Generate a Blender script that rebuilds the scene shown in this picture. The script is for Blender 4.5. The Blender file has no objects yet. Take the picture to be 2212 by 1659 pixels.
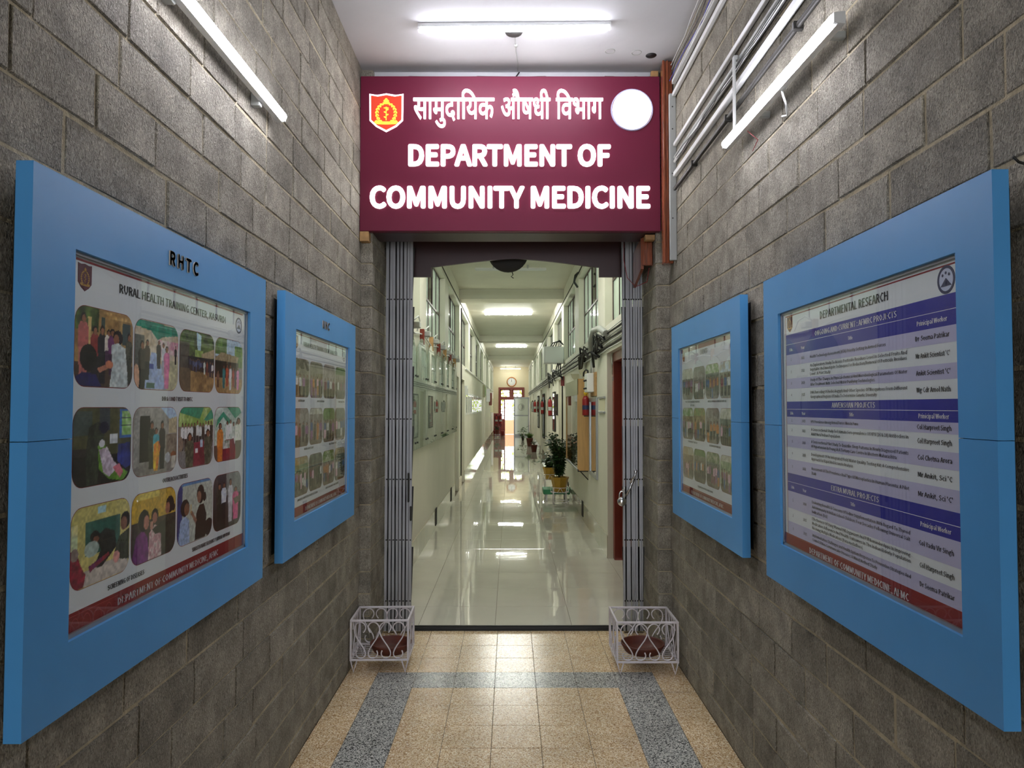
import bpy, math, random, os
from mathutils import Vector, Matrix
R = random.Random(7)
scene = bpy.context.scene
COL = scene.collection
PI = math.pi

# ------------------------------------------------------------------ camera
FPX = 1520.0
cd = bpy.data.cameras.new('camera'); cd.sensor_width = 36.0; cd.lens = FPX / 2212 * 36.0
cd.clip_start = 0.05; cd.clip_end = 200
cam = bpy.data.objects.new('camera', cd); COL.objects.link(cam)
cam.location = (0, 0, 1.70)
cam.rotation_euler = (PI / 2 + math.atan(48.5 / FPX), 0, -math.atan(3 / FPX))
scene.camera = cam

# ------------------------------------------------------------------ world, exposure
w = bpy.data.worlds.new('world'); scene.world = w; w.use_nodes = True
bg = w.node_tree.nodes['Background']
bg.inputs['Color'].default_value = (0.93, 0.96, 1.0, 1); bg.inputs['Strength'].default_value = 1.8
scene.view_settings.view_transform = 'Standard'; scene.view_settings.look = 'None'
scene.view_settings.gamma = 1; scene.view_settings.use_curve_mapping = False
scene.view_settings.exposure = 2.05
TUBE_NEAR, TUBE_FAR, SIGN_GLOW = 17.0, 56.0, 0.55

# ------------------------------------------------------------------ helpers
def lin(c):
    if isinstance(c, str):
        c = tuple(int(c[i:i + 2], 16) / 255 for i in (0, 2, 4))
    return tuple(((v + 0.055) / 1.055) ** 2.4 if v > 0.04045 else v / 12.92 for v in c[:3])

def mat(name, col, rough=0.5, metal=0.0, var=0.0, scale=8, bump=0.0, bscale=60, emit=0, rand=0.0, spec=None, stretch=(1, 1, 1), coat=0, ecol=None):
    m = bpy.data.materials.new(name); m.use_nodes = True
    nt = m.node_tree; b = nt.nodes['Principled BSDF']; L = nt.links
    c = lin(col)
    b.inputs['Base Color'].default_value = (*c, 1); b.inputs['Roughness'].default_value = rough
    b.inputs['Metallic'].default_value = metal
    if spec is not None: b.inputs['Specular IOR Level'].default_value = spec
    if coat: b.inputs['Coat Weight'].default_value = coat; b.inputs['Coat Roughness'].default_value = 0.08
    if emit:
        b.inputs['Emission Color'].default_value = (*(lin(ecol) if ecol else c), 1); b.inputs['Emission Strength'].default_value = emit
    if var or bump or rand:
        geo = nt.nodes.new('ShaderNodeNewGeometry'); mp = nt.nodes.new('ShaderNodeMapping'); mp.inputs['Scale'].default_value = stretch
        L.new(geo.outputs['Position'], mp.inputs['Vector'])
    if var or rand:
        n = nt.nodes.new('ShaderNodeTexNoise'); n.inputs['Scale'].default_value = scale; n.inputs['Detail'].default_value = 6
        L.new(mp.outputs[0], n.inputs['Vector'])
        mr = nt.nodes.new('ShaderNodeMapRange'); mr.inputs[1].default_value = 0.3; mr.inputs[2].default_value = 0.7
        mr.inputs[3].default_value = 1 - var; mr.inputs[4].default_value = 1 + var
        L.new(n.outputs[0], mr.inputs[0]); out = mr.outputs[0]
        if rand:
            oi = nt.nodes.new('ShaderNodeObjectInfo'); m2 = nt.nodes.new('ShaderNodeMapRange')
            m2.inputs[3].default_value = 1 - rand; m2.inputs[4].default_value = 1 + rand; L.new(oi.outputs['Random'], m2.inputs[0])
            mm = nt.nodes.new('ShaderNodeMath'); mm.operation = 'MULTIPLY'; L.new(out, mm.inputs[0]); L.new(m2.outputs[0], mm.inputs[1]); out = mm.outputs[0]
        vm = nt.nodes.new('ShaderNodeVectorMath'); vm.operation = 'SCALE'; vm.inputs[0].default_value = c
        L.new(out, vm.inputs['Scale']); L.new(vm.outputs[0], b.inputs['Base Color'])
    if bump:
        n2 = nt.nodes.new('ShaderNodeTexNoise'); n2.inputs['Scale'].default_value = bscale; n2.inputs['Detail'].default_value = 4
        L.new(mp.outputs[0], n2.inputs['Vector'])
        bp = nt.nodes.new('ShaderNodeBump'); bp.inputs['Strength'].default_value = bump; bp.inputs['Distance'].default_value = 0.01
        L.new(n2.outputs[0], bp.inputs['Height']); L.new(bp.outputs[0], b.inputs['Normal'])
    return m

class MB:
    def __init__(s): s.v = []; s.f = []; s.sm = []
    def add(s, vs, fs, smooth=False):
        o = len(s.v); s.v += [tuple(p) for p in vs]; s.f += [tuple(i + o for i in f) for f in fs]; s.sm += [smooth] * len(fs); return s
    def box(s, x0, x1, y0, y1, z0, z1):
        if x0 > x1: x0, x1 = x1, x0
        if y0 > y1: y0, y1 = y1, y0
        if z0 > z1: z0, z1 = z1, z0
        return s.add([(x0, y0, z0), (x1, y0, z0), (x1, y1, z0), (x0, y1, z0), (x0, y0, z1), (x1, y0, z1), (x1, y1, z1), (x0, y1, z1)],
                     [(0, 3, 2, 1), (4, 5, 6, 7), (0, 1, 5, 4), (1, 2, 6, 5), (2, 3, 7, 6), (3, 0, 4, 7)])
    def bbox(s, x0, x1, y0, y1, z0, z1, b=0.003):
        """box with chamfered edges"""
        cx, cy, cz = (x0 + x1) / 2, (y0 + y1) / 2, (z0 + z1) / 2
        hx, hy, hz = abs(x1 - x0) / 2, abs(y1 - y0) / 2, abs(z1 - z0) / 2
        b = min(b, hx * .9, hy * .9, hz * .9)
        vs = []; idx = {}
        for sx in (-1, 1):
            for sy in (-1, 1):
                for sz in (-1, 1):
                    for k in range(3):
                        p = [hx - b, hy - b, hz - b]; p[k] += b
                        idx[(sx, sy, sz, k)] = len(vs); vs.append((cx + sx * p[0], cy + sy * p[1], cz + sz * p[2]))
        fs = []
        for k in range(3):
            a, c = [i for i in range(3) if i != k]
            for sg in (-1, 1):
                q = []
                for (sa, sc) in ((-1, -1), (1, -1), (1, 1), (-1, 1)):
                    t = [0, 0, 0]; t[k] = sg; t[a] = sa; t[c] = sc; q.append(idx[(*t, k)])
                flip = (sg == 1) == (k == 1)
                fs.append(tuple(q[::-1]) if flip else tuple(q))
        for k in range(3):
            a, c = [i for i in range(3) if i != k]
            for sa in (-1, 1):
                for sc in (-1, 1):
                    t0 = [0, 0, 0]; t1 = [0, 0, 0]; t0[k] = -1; t1[k] = 1
                    for t in (t0, t1): t[a] = sa; t[c] = sc
                    fs.append((idx[(*t0, a)], idx[(*t1, a)], idx[(*t1, c)], idx[(*t0, c)]))
        for sx in (-1, 1):
            for sy in (-1, 1):
                for sz in (-1, 1):
                    fs.append(tuple(idx[(sx, sy, sz, k)] for k in range(3)))
        return s.add(vs, fs)
    def tube(s, pts, r, n=8, closed=False, cap=True):
        P = [Vector(p) for p in pts]; m = len(P); vs = []; fs = []
        rr = r if isinstance(r, (list, tuple)) else [r] * m
        prev = None
        for i, p in enumerate(P):
            a = P[(i - 1) % m] if (i > 0 or closed) else p; c = P[(i + 1) % m] if (i < m - 1 or closed) else p
            t = (c - a).normalized() if (c - a).length > 1e-9 else Vector((0, 0, 1))
            if prev is None:
                u = t.orthogonal().normalized()
            else:
                u = (prev - t * prev.dot(t)); u = u.normalized() if u.length > 1e-6 else t.orthogonal().normalized()
            prev = u; q = t.cross(u)
            for k in range(n):
                an = 2 * PI * k / n; vs.append(p + (u * math.cos(an) + q * math.sin(an)) * rr[i])
        for i in range(m if closed else m - 1):
            j = (i + 1) % m
            for k in range(n):
                k2 = (k + 1) % n; fs.append((i * n + k, i * n + k2, j * n + k2, j * n + k))
        s.add(vs, fs, True)
        if cap and not closed:
            o = len(s.v) - len(vs)
            s.f += [tuple(o + k for k in range(n))[::-1], tuple(o + (m - 1) * n + k for k in range(n))]; s.sm += [False, False]
        return s
    def lathe(s, prof, cx=0, cy=0, cz=0, n=24, axis='z', smooth=True):
        vs = []; fs = []; m = len(prof)
        for (r, h) in prof:
            for k in range(n):
                a = 2 * PI * k / n; x, y = r * math.cos(a), r * math.sin(a)
                p = (x, y, h) if axis == 'z' else ((x, h, y) if axis == 'y' else (h, x, y))
                vs.append((cx + p[0], cy + p[1], cz + p[2]))
        for i in range(m - 1):
            for k in range(n):
                k2 = (k + 1) % n; fs.append((i * n + k, i * n + k2, (i + 1) * n + k2, (i + 1) * n + k))
        return s.add(vs, fs, smooth)
    def prism(s, poly, axis, a, b):
        """poly of 2D points extruded along axis from a to b"""
        n = len(poly)
        def P(q, t): return (t, q[0], q[1]) if axis == 'x' else ((q[0], t, q[1]) if axis == 'y' else (q[0], q[1], t))
        return s.add([P(q, a) for q in poly] + [P(q, b) for q in poly],
                     [tuple(range(n))[::-1], tuple(range(n, 2 * n))] + [(i, (i + 1) % n, n + (i + 1) % n, n + i) for i in range(n)])

def wloc(o):
    v = Vector((0, 0, 0))
    while o is not None: v += o.location; o = o.parent
    return v

def finish(o, parent=None, label=None, cat=None, group=None, kind=None):
    COL.objects.link(o)
    if parent is not None: o.parent = parent
    if label: o['label'] = label
    if cat: o['category'] = cat
    if group: o['group'] = group
    if kind: o['kind'] = kind
    return o

def obj(name, mb, m, parent=None, label=None, cat=None, group=None, kind=None, loc=None, local=False, fixn=True):
    """mesh given in world coordinates (or local ones); placed at its own base"""
    me = bpy.data.meshes.new(name)
    vs = mb.v
    if parent is not None and not local:
        off = wloc(parent); vs = [(p[0] - off.x, p[1] - off.y, p[2] - off.z) for p in vs]
    base = Vector((0, 0, 0))
    if parent is None and not local and loc is None:
        xs, ys, zs = zip(*vs); base = Vector(((min(xs) + max(xs)) / 2, (min(ys) + max(ys)) / 2, min(zs)))
        vs = [(p[0] - base.x, p[1] - base.y, p[2] - base.z) for p in vs]
    me.from_pydata(vs, [], mb.f)
    me.polygons.foreach_set('use_smooth', mb.sm)
    if fixn:
        import bmesh
        bm = bmesh.new(); bm.from_mesh(me); bmesh.ops.recalc_face_normals(bm, faces=bm.faces); bm.to_mesh(me); bm.free()
    for q in (m if isinstance(m, (list, tuple)) else [m]): me.materials.append(q)
    me.update()
    o = bpy.data.objects.new(name, me)
    o.location = loc if loc is not None else base
    return finish(o, parent, label, cat, group, kind)

def root(name, loc, label, cat, group=None, rz=0, kind=None):
    o = bpy.data.objects.new(name, None); o.empty_display_size = 0.1
    o.location = loc; o.rotation_euler = (0, 0, rz)
    return finish(o, None, label, cat, group, kind)

def copy_tree(o, parent=None, loc=None, label=None):
    c = o.copy(); COL.objects.link(c)
    if parent is not None: c.parent = parent
    for ch in list(o.children): copy_tree(ch, c)
    if loc is not None: c.location = loc
    if label: c['label'] = label
    return c

# ---- text ---------------------------------------------------------------
try:
    FONT = bpy.data.fonts.load(os.path.join(bpy.utils.resource_path('LOCAL'), 'datafiles', 'fonts', 'Noto Sans CJK Regular.woff2'))
except Exception:
    FONT = None
_tc = {}
def text_geo(body, bold=0.0, res=2, depth=0.0, builtin=False, sp=1.0):
    key = (body, bold, res, depth, builtin, sp)
    if key in _tc: return _tc[key]
    c = bpy.data.curves.new('lettering', 'FONT'); c.body = body; c.size = 1; c.resolution_u = res
    c.extrude = depth; c.space_character = sp
    if FONT and not builtin: c.font = FONT
    o = bpy.data.objects.new('lettering', c); COL.objects.link(o)
    dg = bpy.context.evaluated_depsgraph_get(); dg.update()
    me = bpy.data.meshes.new_from_object(o.evaluated_get(dg))
    vs = [v.co.copy() for v in me.vertices]; fs = [tuple(p.vertices) for p in me.polygons]
    bpy.data.objects.remove(o); bpy.data.curves.remove(c); bpy.data.meshes.remove(me)
    _tc[key] = (vs, fs); return vs, fs

_H = max(p.y for p in text_geo('H', 0, 1)[0])
def smear(vs, fs, r, n=8):
    """thicken flat or extruded lettering by laying shifted copies over each other"""
    if r <= 0: return vs, fs
    V = []; F = []
    dirs = [(math.cos(2 * PI * k / n), math.sin(2 * PI * k / n)) for k in range(n)] if n > 2 else [(-1, 0), (1, 0)]
    for dx, dz in dirs:
        o = len(V); V += [(p[0] + dx * r, p[1], p[2] + dz * r) for p in vs]; F += [tuple(i + o for i in f) for f in fs]
    return V, F

def put_text(mb, body, u, v, h, width=None, align='l', y=0.0, bold=0.01, res=1, depth=0.0, builtin=False, thick=0.0, caps=None, n=2):
    """text in the x-z plane facing -y; h = capital height, v = baseline; width fits the whole line"""
    vs, fs = text_geo(body, 0, res, depth, builtin)
    if not vs: return
    r = bold * h * 1.4
    xs = [p.x for p in vs]; x0, x1 = min(xs), max(xs)
    k = (h - (2 * r if n > 2 else 0)) / (caps or _H); kx = k if width is None else (width - 2 * r) / (x1 - x0)
    ww = (x1 - x0) * kx; off = r if align == 'l' else (-ww / 2 if align == 'c' else -ww - r)
    kd = (thick / (2 * depth)) if depth else 0
    V = [(u + off + (p.x - x0) * kx, y - (p.z + depth) * kd, v + (r if n > 2 else 0) + p.y * k) for p in vs]
    V, F = smear(V, fs, r, n)
    mb.add(V, F)

# ------------------------------------------------------------------ materials
def stone_mat(name, col, rand=0.16, bump=0.9):
    m = mat(name, col, rough=0.85, var=0.28, scale=9, rand=rand, bump=0, spec=0.25)
    nt = m.node_tree; L = nt.links; b = nt.nodes['Principled BSDF']
    geo = nt.nodes.new('ShaderNodeNewGeometry'); mp = nt.nodes.new('ShaderNodeMapping'); mp.inputs['Scale'].default_value = (1, 1, 0.55)
    L.new(geo.outputs['Position'], mp.inputs['Vector'])
    a = nt.nodes.new('ShaderNodeTexNoise'); a.inputs['Scale'].default_value = 170; a.inputs['Detail'].default_value = 3; a.inputs['Distortion'].default_value = 1.2
    c = nt.nodes.new('ShaderNodeTexNoise'); c.inputs['Scale'].default_value = 22; c.inputs['Detail'].default_value = 5
    L.new(mp.outputs[0], a.inputs['Vector']); L.new(mp.outputs[0], c.inputs['Vector'])
    ad = nt.nodes.new('ShaderNodeMath'); ad.operation = 'MULTIPLY_ADD'; ad.inputs[1].default_value = 0.7
    L.new(c.outputs[0], ad.inputs[0]); L.new(a.outputs[0], ad.inputs[2])
    bp = nt.nodes.new('ShaderNodeBump'); bp.inputs['Strength'].default_value = bump; bp.inputs['Distance'].default_value = 0.011
    L.new(ad.outputs[0], bp.inputs['Height']); L.new(bp.outputs[0], b.inputs['Normal'])
    # fine speckle of the chiselled face in the colour as well
    src = b.inputs['Base Color'].links[0].from_socket
    mr = nt.nodes.new('ShaderNodeMapRange'); mr.inputs[1].default_value = 0.3; mr.inputs[2].default_value = 0.72; mr.inputs[3].default_value = 0.5; mr.inputs[4].default_value = 1.42
    L.new(a.outputs[0], mr.inputs[0])
    vm = nt.nodes.new('ShaderNodeVectorMath'); vm.operation = 'SCALE'; L.new(src, vm.inputs[0]); L.new(mr.outputs[0], vm.inputs['Scale'])
    L.new(vm.outputs[0], b.inputs['Base Color'])
    return m

def terrazzo(name, base, chips, rough=0.22):
    m = bpy.data.materials.new(name); m.use_nodes = True; nt = m.node_tree; L = nt.links; b = nt.nodes['Principled BSDF']
    geo = nt.nodes.new('ShaderNodeNewGeometry')
    v = nt.nodes.new('ShaderNodeTexVoronoi'); v.inputs['Scale'].default_value = 185; v.inputs['Randomness'].default_value = 1
    L.new(geo.outputs['Position'], v.inputs['Vector'])
    sp = nt.nodes.new('ShaderNodeSeparateColor'); L.new(v.outputs['Color'], sp.inputs[0])
    cr = nt.nodes.new('ShaderNodeValToRGB'); cr.color_ramp.interpolation = 'CONSTANT'
    el = cr.color_ramp.elements
    cols = [base] + chips
    for i, (pos, c) in enumerate(cols_pos(cols)):
        e = el[i] if i < 2 else el.new(pos)
        e.position = pos; e.color = (*lin(c), 1)
    L.new(sp.outputs[0], cr.inputs[0])
    n = nt.nodes.new('ShaderNodeTexNoise'); n.inputs['Scale'].default_value = 3.5; n.inputs['Detail'].default_value = 5; L.new(geo.outputs['Position'], n.inputs['Vector'])
    mr = nt.nodes.new('ShaderNodeMapRange'); mr.inputs[1].default_value = 0.3; mr.inputs[2].default_value = 0.7; mr.inputs[3].default_value = 0.86; mr.inputs[4].default_value = 1.1
    L.new(n.outputs[0], mr.inputs[0])
    vm = nt.nodes.new('ShaderNodeVectorMath'); vm.operation = 'SCALE'; L.new(cr.outputs[0], vm.inputs[0]); L.new(mr.outputs[0], vm.inputs['Scale'])
    L.new(vm.outputs[0], b.inputs['Base Color']); b.inputs['Roughness'].default_value = rough
    n2 = nt.nodes.new('ShaderNodeTexNoise'); n2.inputs['Scale'].default_value = 60; L.new(geo.outputs['Position'], n2.inputs['Vector'])
    bp = nt.nodes.new('ShaderNodeBump'); bp.inputs['Strength'].default_value = 0.08; bp.inputs['Distance'].default_value = 0.004
    L.new(n2.outputs[0], bp.inputs['Height']); L.new(bp.outputs[0], b.inputs['Normal'])
    return m
def cols_pos(cols):
    n = len(cols); r = [(0.0, cols[0])]
    for i, c in enumerate(cols[1:]): r.append((0.34 + i * 0.66 / (n - 1), c))
    return r

M = {}
M['stone'] = stone_mat('basalt stone', '9d9789', 0.19, 1.0)
M['mortar'] = mat('lime mortar', 'b8ac90', 0.95, var=0.2, scale=30, bump=0.8, bscale=120)
M['beige'] = terrazzo('beige terrazzo', 'd6b98f', ['ecd7b2', 'c0a075', 'f4e8cc', 'a27d54', 'dfc7a2'])
M['grey'] = terrazzo('grey terrazzo', 'a3a49e', ['c4c4bd', '5c5d5c', 'd8d7cf', '3a3b3b', 'b0b0a9'])
M['grout'] = mat('dark grout', '5b5143', 0.9)
M['plaster'] = mat('grey plaster', 'c2c2c4', 0.8, var=0.06, scale=2, bump=0.12, bscale=18)
M['cream'] = mat('cream paint', 'd8d4c5', 0.55, var=0.05, scale=1.5, bump=0.05, bscale=9)
M['cream2'] = mat('warm cream paint', 'dccfb0', 0.6, var=0.04, scale=1.5)
M['olive'] = mat('olive cream paint', 'b5b294', 0.5, var=0.05)
M['skirting'] = mat('polished skirting tile', 'b9b09c', 0.06, var=0.06, scale=3)
M['blue'] = mat('blue enamel paint', '4a96d3', 0.42, var=0.05, scale=3, bump=0.06, bscale=12)
M['white'] = mat('poster white', 'e4edee', 0.5)
M['blackp'] = mat('black print', '1b1b1f', 0.6)
M['redp'] = mat('maroon print', '8c1c22', 0.5)
M['redl'] = mat('pale red print', 'b8474a', 0.5)
M['bluep'] = mat('royal blue print', '2a2c9e', 0.5)
M['lilac'] = mat('lilac print', 'c3c4e2', 0.5)
M['whitep'] = mat('white print', 'f2f3f5', 0.5)
M['crestp'] = mat('purple crest print', '5a1730', 0.5)
M['goldp'] = mat('gold print', 'c79a4a', 0.5)
M['navyp'] = mat('navy print', '2a3358', 0.5)
M['sealp'] = mat('pale seal print', 'c6d2ea', 0.5)
M['steel'] = mat('brushed letter steel', 'b8b1a6', 0.5, metal=0.0)
M['sign'] = mat('maroon acrylic sheet', '6f1c38', 0.45, spec=0.3, var=0.05, scale=2)
M['signedge'] = mat('maroon edge', '4a1026', 0.4)
M['glow'] = mat('lit white acrylic', 'ffffff', 0.4, emit=SIGN_GLOW)
M['glowgold'] = mat('lit gold acrylic', 'f0a830', 0.4, emit=.45, ecol='ffc040')
M['glowred'] = mat('lit red acrylic', 'b8301c', 0.4, emit=0.2, ecol='d8442c')
M['wood'] = mat('varnished red wood', '8e4a2d', 0.22, var=0.35, scale=14, stretch=(6, 6, 0.6), coat=0.5)
M['wood2'] = mat('raw timber', 'b08a5a', 0.7, var=0.2, scale=30)
M['maroon'] = mat('dark maroon board', '38191b', 0.4, var=0.1)
M['maroond'] = mat('red-brown door paint', '7a2e20', 0.35, var=0.12, scale=4)
M['gate'] = mat('aluminium grey paint', 'a2a3a6', 0.45, metal=0.2, var=0.12, scale=12, stretch=(1, 1, 0.3))
M['gated'] = mat('dark steel', '33322f', 0.5, metal=0.5)
M['chrome'] = mat('chrome', 'd5d5d5', 0.12, metal=1.0)
M['black'] = mat('black plastic', '1a1a1b', 0.45)
M['greyp'] = mat('grey plastic', 'a8aaa6', 0.45, var=0.06)
M['whitepl'] = mat('white plastic', 'd9dad8', 0.4)
M['whitemt'] = mat('white painted iron', 'dcd6da', 0.4, var=0.08, scale=20)
M['terra'] = mat('terracotta clay', '5c2a1b', 0.6, var=0.3, scale=14)
M['tube'] = mat('lit tube near', 'ffffff', 0.4, emit=TUBE_NEAR, ecol='f2f2ff')
M['tubef'] = mat('lit tube far', 'ffffff', 0.4, emit=TUBE_FAR, ecol='fafcf4')
M['tubee'] = mat('lit tube at the far end', 'ffffff', 0.4, emit=TUBE_FAR * .35, ecol='fafcf4')
M['unlit'] = mat('unlit tube', 'd8dad8', 0.3)
M['gold'] = mat('gold plastic pot', 'b08a35', 0.3, metal=0.45, var=0.1)
M['leaf'] = mat('dark green leaf', '2f4a22', 0.45, var=0.35, scale=12)
M['leaf2'] = mat('fresh green leaf', '5c8230', 0.5, var=0.3, scale=12)
M['leafb'] = mat('sunlit yellow green foliage', 'b4c94a', 0.7, var=0.3, scale=1.5)
M['stem'] = mat('plant stem', '5a4a30', 0.7)
M['soil'] = mat('potting soil', '2d2219', 0.9)
M['greenpl'] = mat('green plastic', '1d7a4c', 0.5)
M['red'] = mat('red paint', '8a1a1a', 0.35)
M['yellow'] = mat('yellow plastic', 'd8b420', 0.4)
M['orange'] = mat('orange wood ring', 'b8702e', 0.35)
M['ply'] = mat('oak laminate', 'b08850', 0.4, var=0.12, scale=8, stretch=(5, 5, 0.5))
M['mirror'] = mat('mirror silvering', 'dfe6e4', 0.03, metal=1.0)
M['alum'] = mat('aluminium frame', '9fa1a4', 0.35, metal=0.6)
M['pink'] = mat('pink plaster', 'c99272', 0.8)
M['terrace'] = mat('terrace paving', 'b9b4a8', 0.8)
M['vent'] = mat('dark vent', '2a2722', 0.8)
M['paper'] = mat('notice paper', 'd8d2b4', 0.6)

def schlick(nt, ior):
    lw = nt.nodes.new('ShaderNodeLayerWeight'); lw.inputs['Blend'].default_value = 0.5
    p = nt.nodes.new('ShaderNodeMath'); p.operation = 'POWER'; p.inputs[1].default_value = 5; nt.links.new(lw.outputs['Facing'], p.inputs[0])
    f0 = ((ior - 1) / (ior + 1)) ** 2
    q = nt.nodes.new('ShaderNodeMath'); q.operation = 'MULTIPLY_ADD'; q.inputs[1].default_value = 1 - f0; q.inputs[2].default_value = f0; nt.links.new(p.outputs[0], q.inputs[0])
    return q.outputs[0]
def glass(name, tint=(1, 1, 1), ior=1.5, rough=0.0, milk=0.0):
    m = bpy.data.materials.new(name); m.use_nodes = True; nt = m.node_tree; L = nt.links
    nt.nodes.remove(nt.nodes['Principled BSDF']); out = nt.nodes['Material Output']
    t = nt.nodes.new('ShaderNodeBsdfTransparent'); t.inputs[0].default_value = (*tint, 1)
    if milk:
        df = nt.nodes.new('ShaderNodeBsdfDiffuse'); df.inputs[0].default_value = (.62, .72, .64, 1); mk = nt.nodes.new('ShaderNodeMixShader'); mk.inputs[0].default_value = milk
        L.new(t.outputs[0], mk.inputs[1]); L.new(df.outputs[0], mk.inputs[2]); t = mk
    g = nt.nodes.new('ShaderNodeBsdfGlossy'); g.inputs['Roughness'].default_value = rough
    f = schlick(nt, ior)
    mx = nt.nodes.new('ShaderNodeMixShader'); L.new(f, mx.inputs[0]); L.new(t.outputs[0], mx.inputs[1]); L.new(g.outputs[0], mx.inputs[2]); L.new(mx.outputs[0], out.inputs[0])
    return m
M['glass'] = glass('clear cover glass', ior=1.38)
M['acrylic'] = glass('greenish acrylic sheet', (0.80, 0.88, 0.82), 1.6, milk=.3)

def frosted(name, col, trans=0.5, rough=0.05, ior=1.55):
    """frosted window pane: lets daylight through diffusely, mirrors at its smooth face"""
    m = bpy.data.materials.new(name); m.use_nodes = True; nt = m.node_tree; L = nt.links
    nt.nodes.remove(nt.nodes['Principled BSDF']); out = nt.nodes['Material Output']
    c = (*lin(col), 1)
    d = nt.nodes.new('ShaderNodeBsdfDiffuse'); d.inputs[0].default_value = c
    t = nt.nodes.new('ShaderNodeBsdfTranslucent'); t.inputs[0].default_value = c
    a = nt.nodes.new('ShaderNodeMixShader'); a.inputs[0].default_value = trans; L.new(d.outputs[0], a.inputs[1]); L.new(t.outputs[0], a.inputs[2])
    g = nt.nodes.new('ShaderNodeBsdfGlossy'); g.inputs['Roughness'].default_value = rough
    f = schlick(nt, ior)
    mx = nt.nodes.new('ShaderNodeMixShader'); L.new(f, mx.inputs[0]); L.new(a.outputs[0], mx.inputs[1]); L.new(g.outputs[0], mx.inputs[2]); L.new(mx.outputs[0], out.inputs[0])
    return m
M['pane'] = frosted('frosted clerestory glass', 'bcc5b8', 0.55)
M['paned'] = frosted('dark clerestory glass', '24272a', 0.2)
M['frost'] = frosted('frosted door glass', 'dfe4dc', 0.6)

def tile_mat():
    m = mat('polished vitrified tile', 'c6c2b6', 0.015, var=0.05, scale=2.5, rand=0.02)
    nt = m.node_tree; L = nt.links; b = nt.nodes['Principled BSDF']
    geo = nt.nodes.new('ShaderNodeNewGeometry'); n = nt.nodes.new('ShaderNodeTexNoise'); n.inputs['Scale'].default_value = 5; n.inputs['Detail'].default_value = 1
    L.new(geo.outputs['Position'], n.inputs['Vector'])
    bp = nt.nodes.new('ShaderNodeBump'); bp.inputs['Strength'].default_value = 0.05; bp.inputs['Distance'].default_value = 0.01
    L.new(n.outputs[0], bp.inputs['Height']); L.new(bp.outputs[0], b.inputs['Normal'])
    b.inputs['IOR'].default_value = 1.55
    return m
M['tile'] = tile_mat()

# ------------------------------------------------------------------ key sizes
XL, XR = -1.04, 1.105          # vestibule side walls
YP = 4.87                      # front of the stone jambs
PL, PR = -0.961, 1.012         # jamb reveals
YG = 5.40                      # end of vestibule floor
CZ = 4.06                      # ceiling
CL, CR = -1.03, 1.07           # corridor walls
FZ = 0.03                      # corridor floor level
YE = 42.0                      # corridor end wall

# ------------------------------------------------------------------ structure: stone walls
def stone_mesh(rr):
    """unit stone: x = depth (0 at wall core .. 1 at face), y, z in 0..1, uneven face grid"""
    return None

def stone(parent, face_x, sgn, y0, y1, z0, z1, depth, rr, name='stone'):
    g = 0.002 + rr.random() * 0.0032
    y0 += g; y1 -= g; z0 += g; z1 -= g
    ny, nz = 3, 2
    e = 0.0025 + rr.random() * 0.0035
    vs = []; fs = []
    # core ring (4), front grid
    for (y, z) in ((y0, z0), (y1, z0), (y1, z1), (y0, z1)): vs.append((face_x + sgn * depth, y, z))
    rim = []
    for (y, z) in ((y0, z0), (y1, z0), (y1, z1), (y0, z1)):
        rim.append(len(vs)); vs.append((face_x + sgn * e, y + (rr.random() - .5) * .003, z + (rr.random() - .5) * .003))
    gi = {}
    out = (rr.random() - .5) * 0.006
    for j in range(nz + 1):
        for i in range(ny + 1):
            yy = y0 + e + (y1 - y0 - 2 * e) * i / ny; zz = z0 + e + (z1 - z0 - 2 * e) * j / nz
            gi[(i, j)] = len(vs); vs.append((face_x - sgn * (out + 0.001 + (rr.random() - .3) * 0.0035), yy, zz))
    for k in range(4): fs.append((k, (k + 1) % 4, rim[(k + 1) % 4], rim[k]))
    for j in range(nz):
        for i in range(ny): fs.append((gi[(i, j)], gi[(i + 1, j)], gi[(i + 1, j + 1)], gi[(i, j + 1)]))
    fs.append((rim[0], rim[1]) + tuple(gi[(i, 0)] for i in range(ny, -1, -1)))
    fs.append((rim[1], rim[2]) + tuple(gi[(ny, j)] for j in range(nz, -1, -1)))
    fs.append((rim[2], rim[3]) + tuple(gi[(i, nz)] for i in range(0, ny + 1)))
    fs.append((rim[3], rim[0]) + tuple(gi[(0, j)] for j in range(0, nz + 1)))
    return vs, fs

COURSES = [0.0, 0.11] + [round(0.11 + 0.152 * k, 3) for k in range(1, 27)]
COURSES = [z for z in COURSES if z < CZ - 0.03] + [CZ]
def stone_wall(name, X, sgn, seed):
    rr = random.Random(seed)
    core = MB().box(X + sgn * 0.003, X + sgn * 0.4, -7.0, YG, 0, CZ)
    wl = obj(name, core, M['mortar'], kind='structure', loc=(0, 0, 0), label='dark grey chiselled stone wall of the entrance passage')
    back = MB(); n = 0
    for r in range(len(COURSES) - 1):
        z0, z1 = COURSES[r], COURSES[r + 1]
        y = YP; cuts = [y]
        while y > 1.15:
            y -= rr.uniform(0.26, 0.52); cuts.append(y)
        for a, b in zip(cuts[:-1], cuts[1:]):
            vs, fs = stone(None, X, sgn, b, a, z0, z1, 0.06, rr)
            mb = MB().add(vs, fs); obj('stone', mb, M['stone'], wl); n += 1
        y = cuts[-1]
        while y > -1.4:
            y2 = y - rr.uniform(0.3, 0.55); vs, fs = stone(None, X, sgn, y2, y, z0, z1, 0.06, rr); back.add(vs, fs); y = y2
    obj('stone_facing', back, M['stone'], wl, kind='stuff')
    return wl
wallL = stone_wall('wall_left', XL, -1, 3)
wallR = stone_wall('wall_right', XR, 1, 5)

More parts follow.
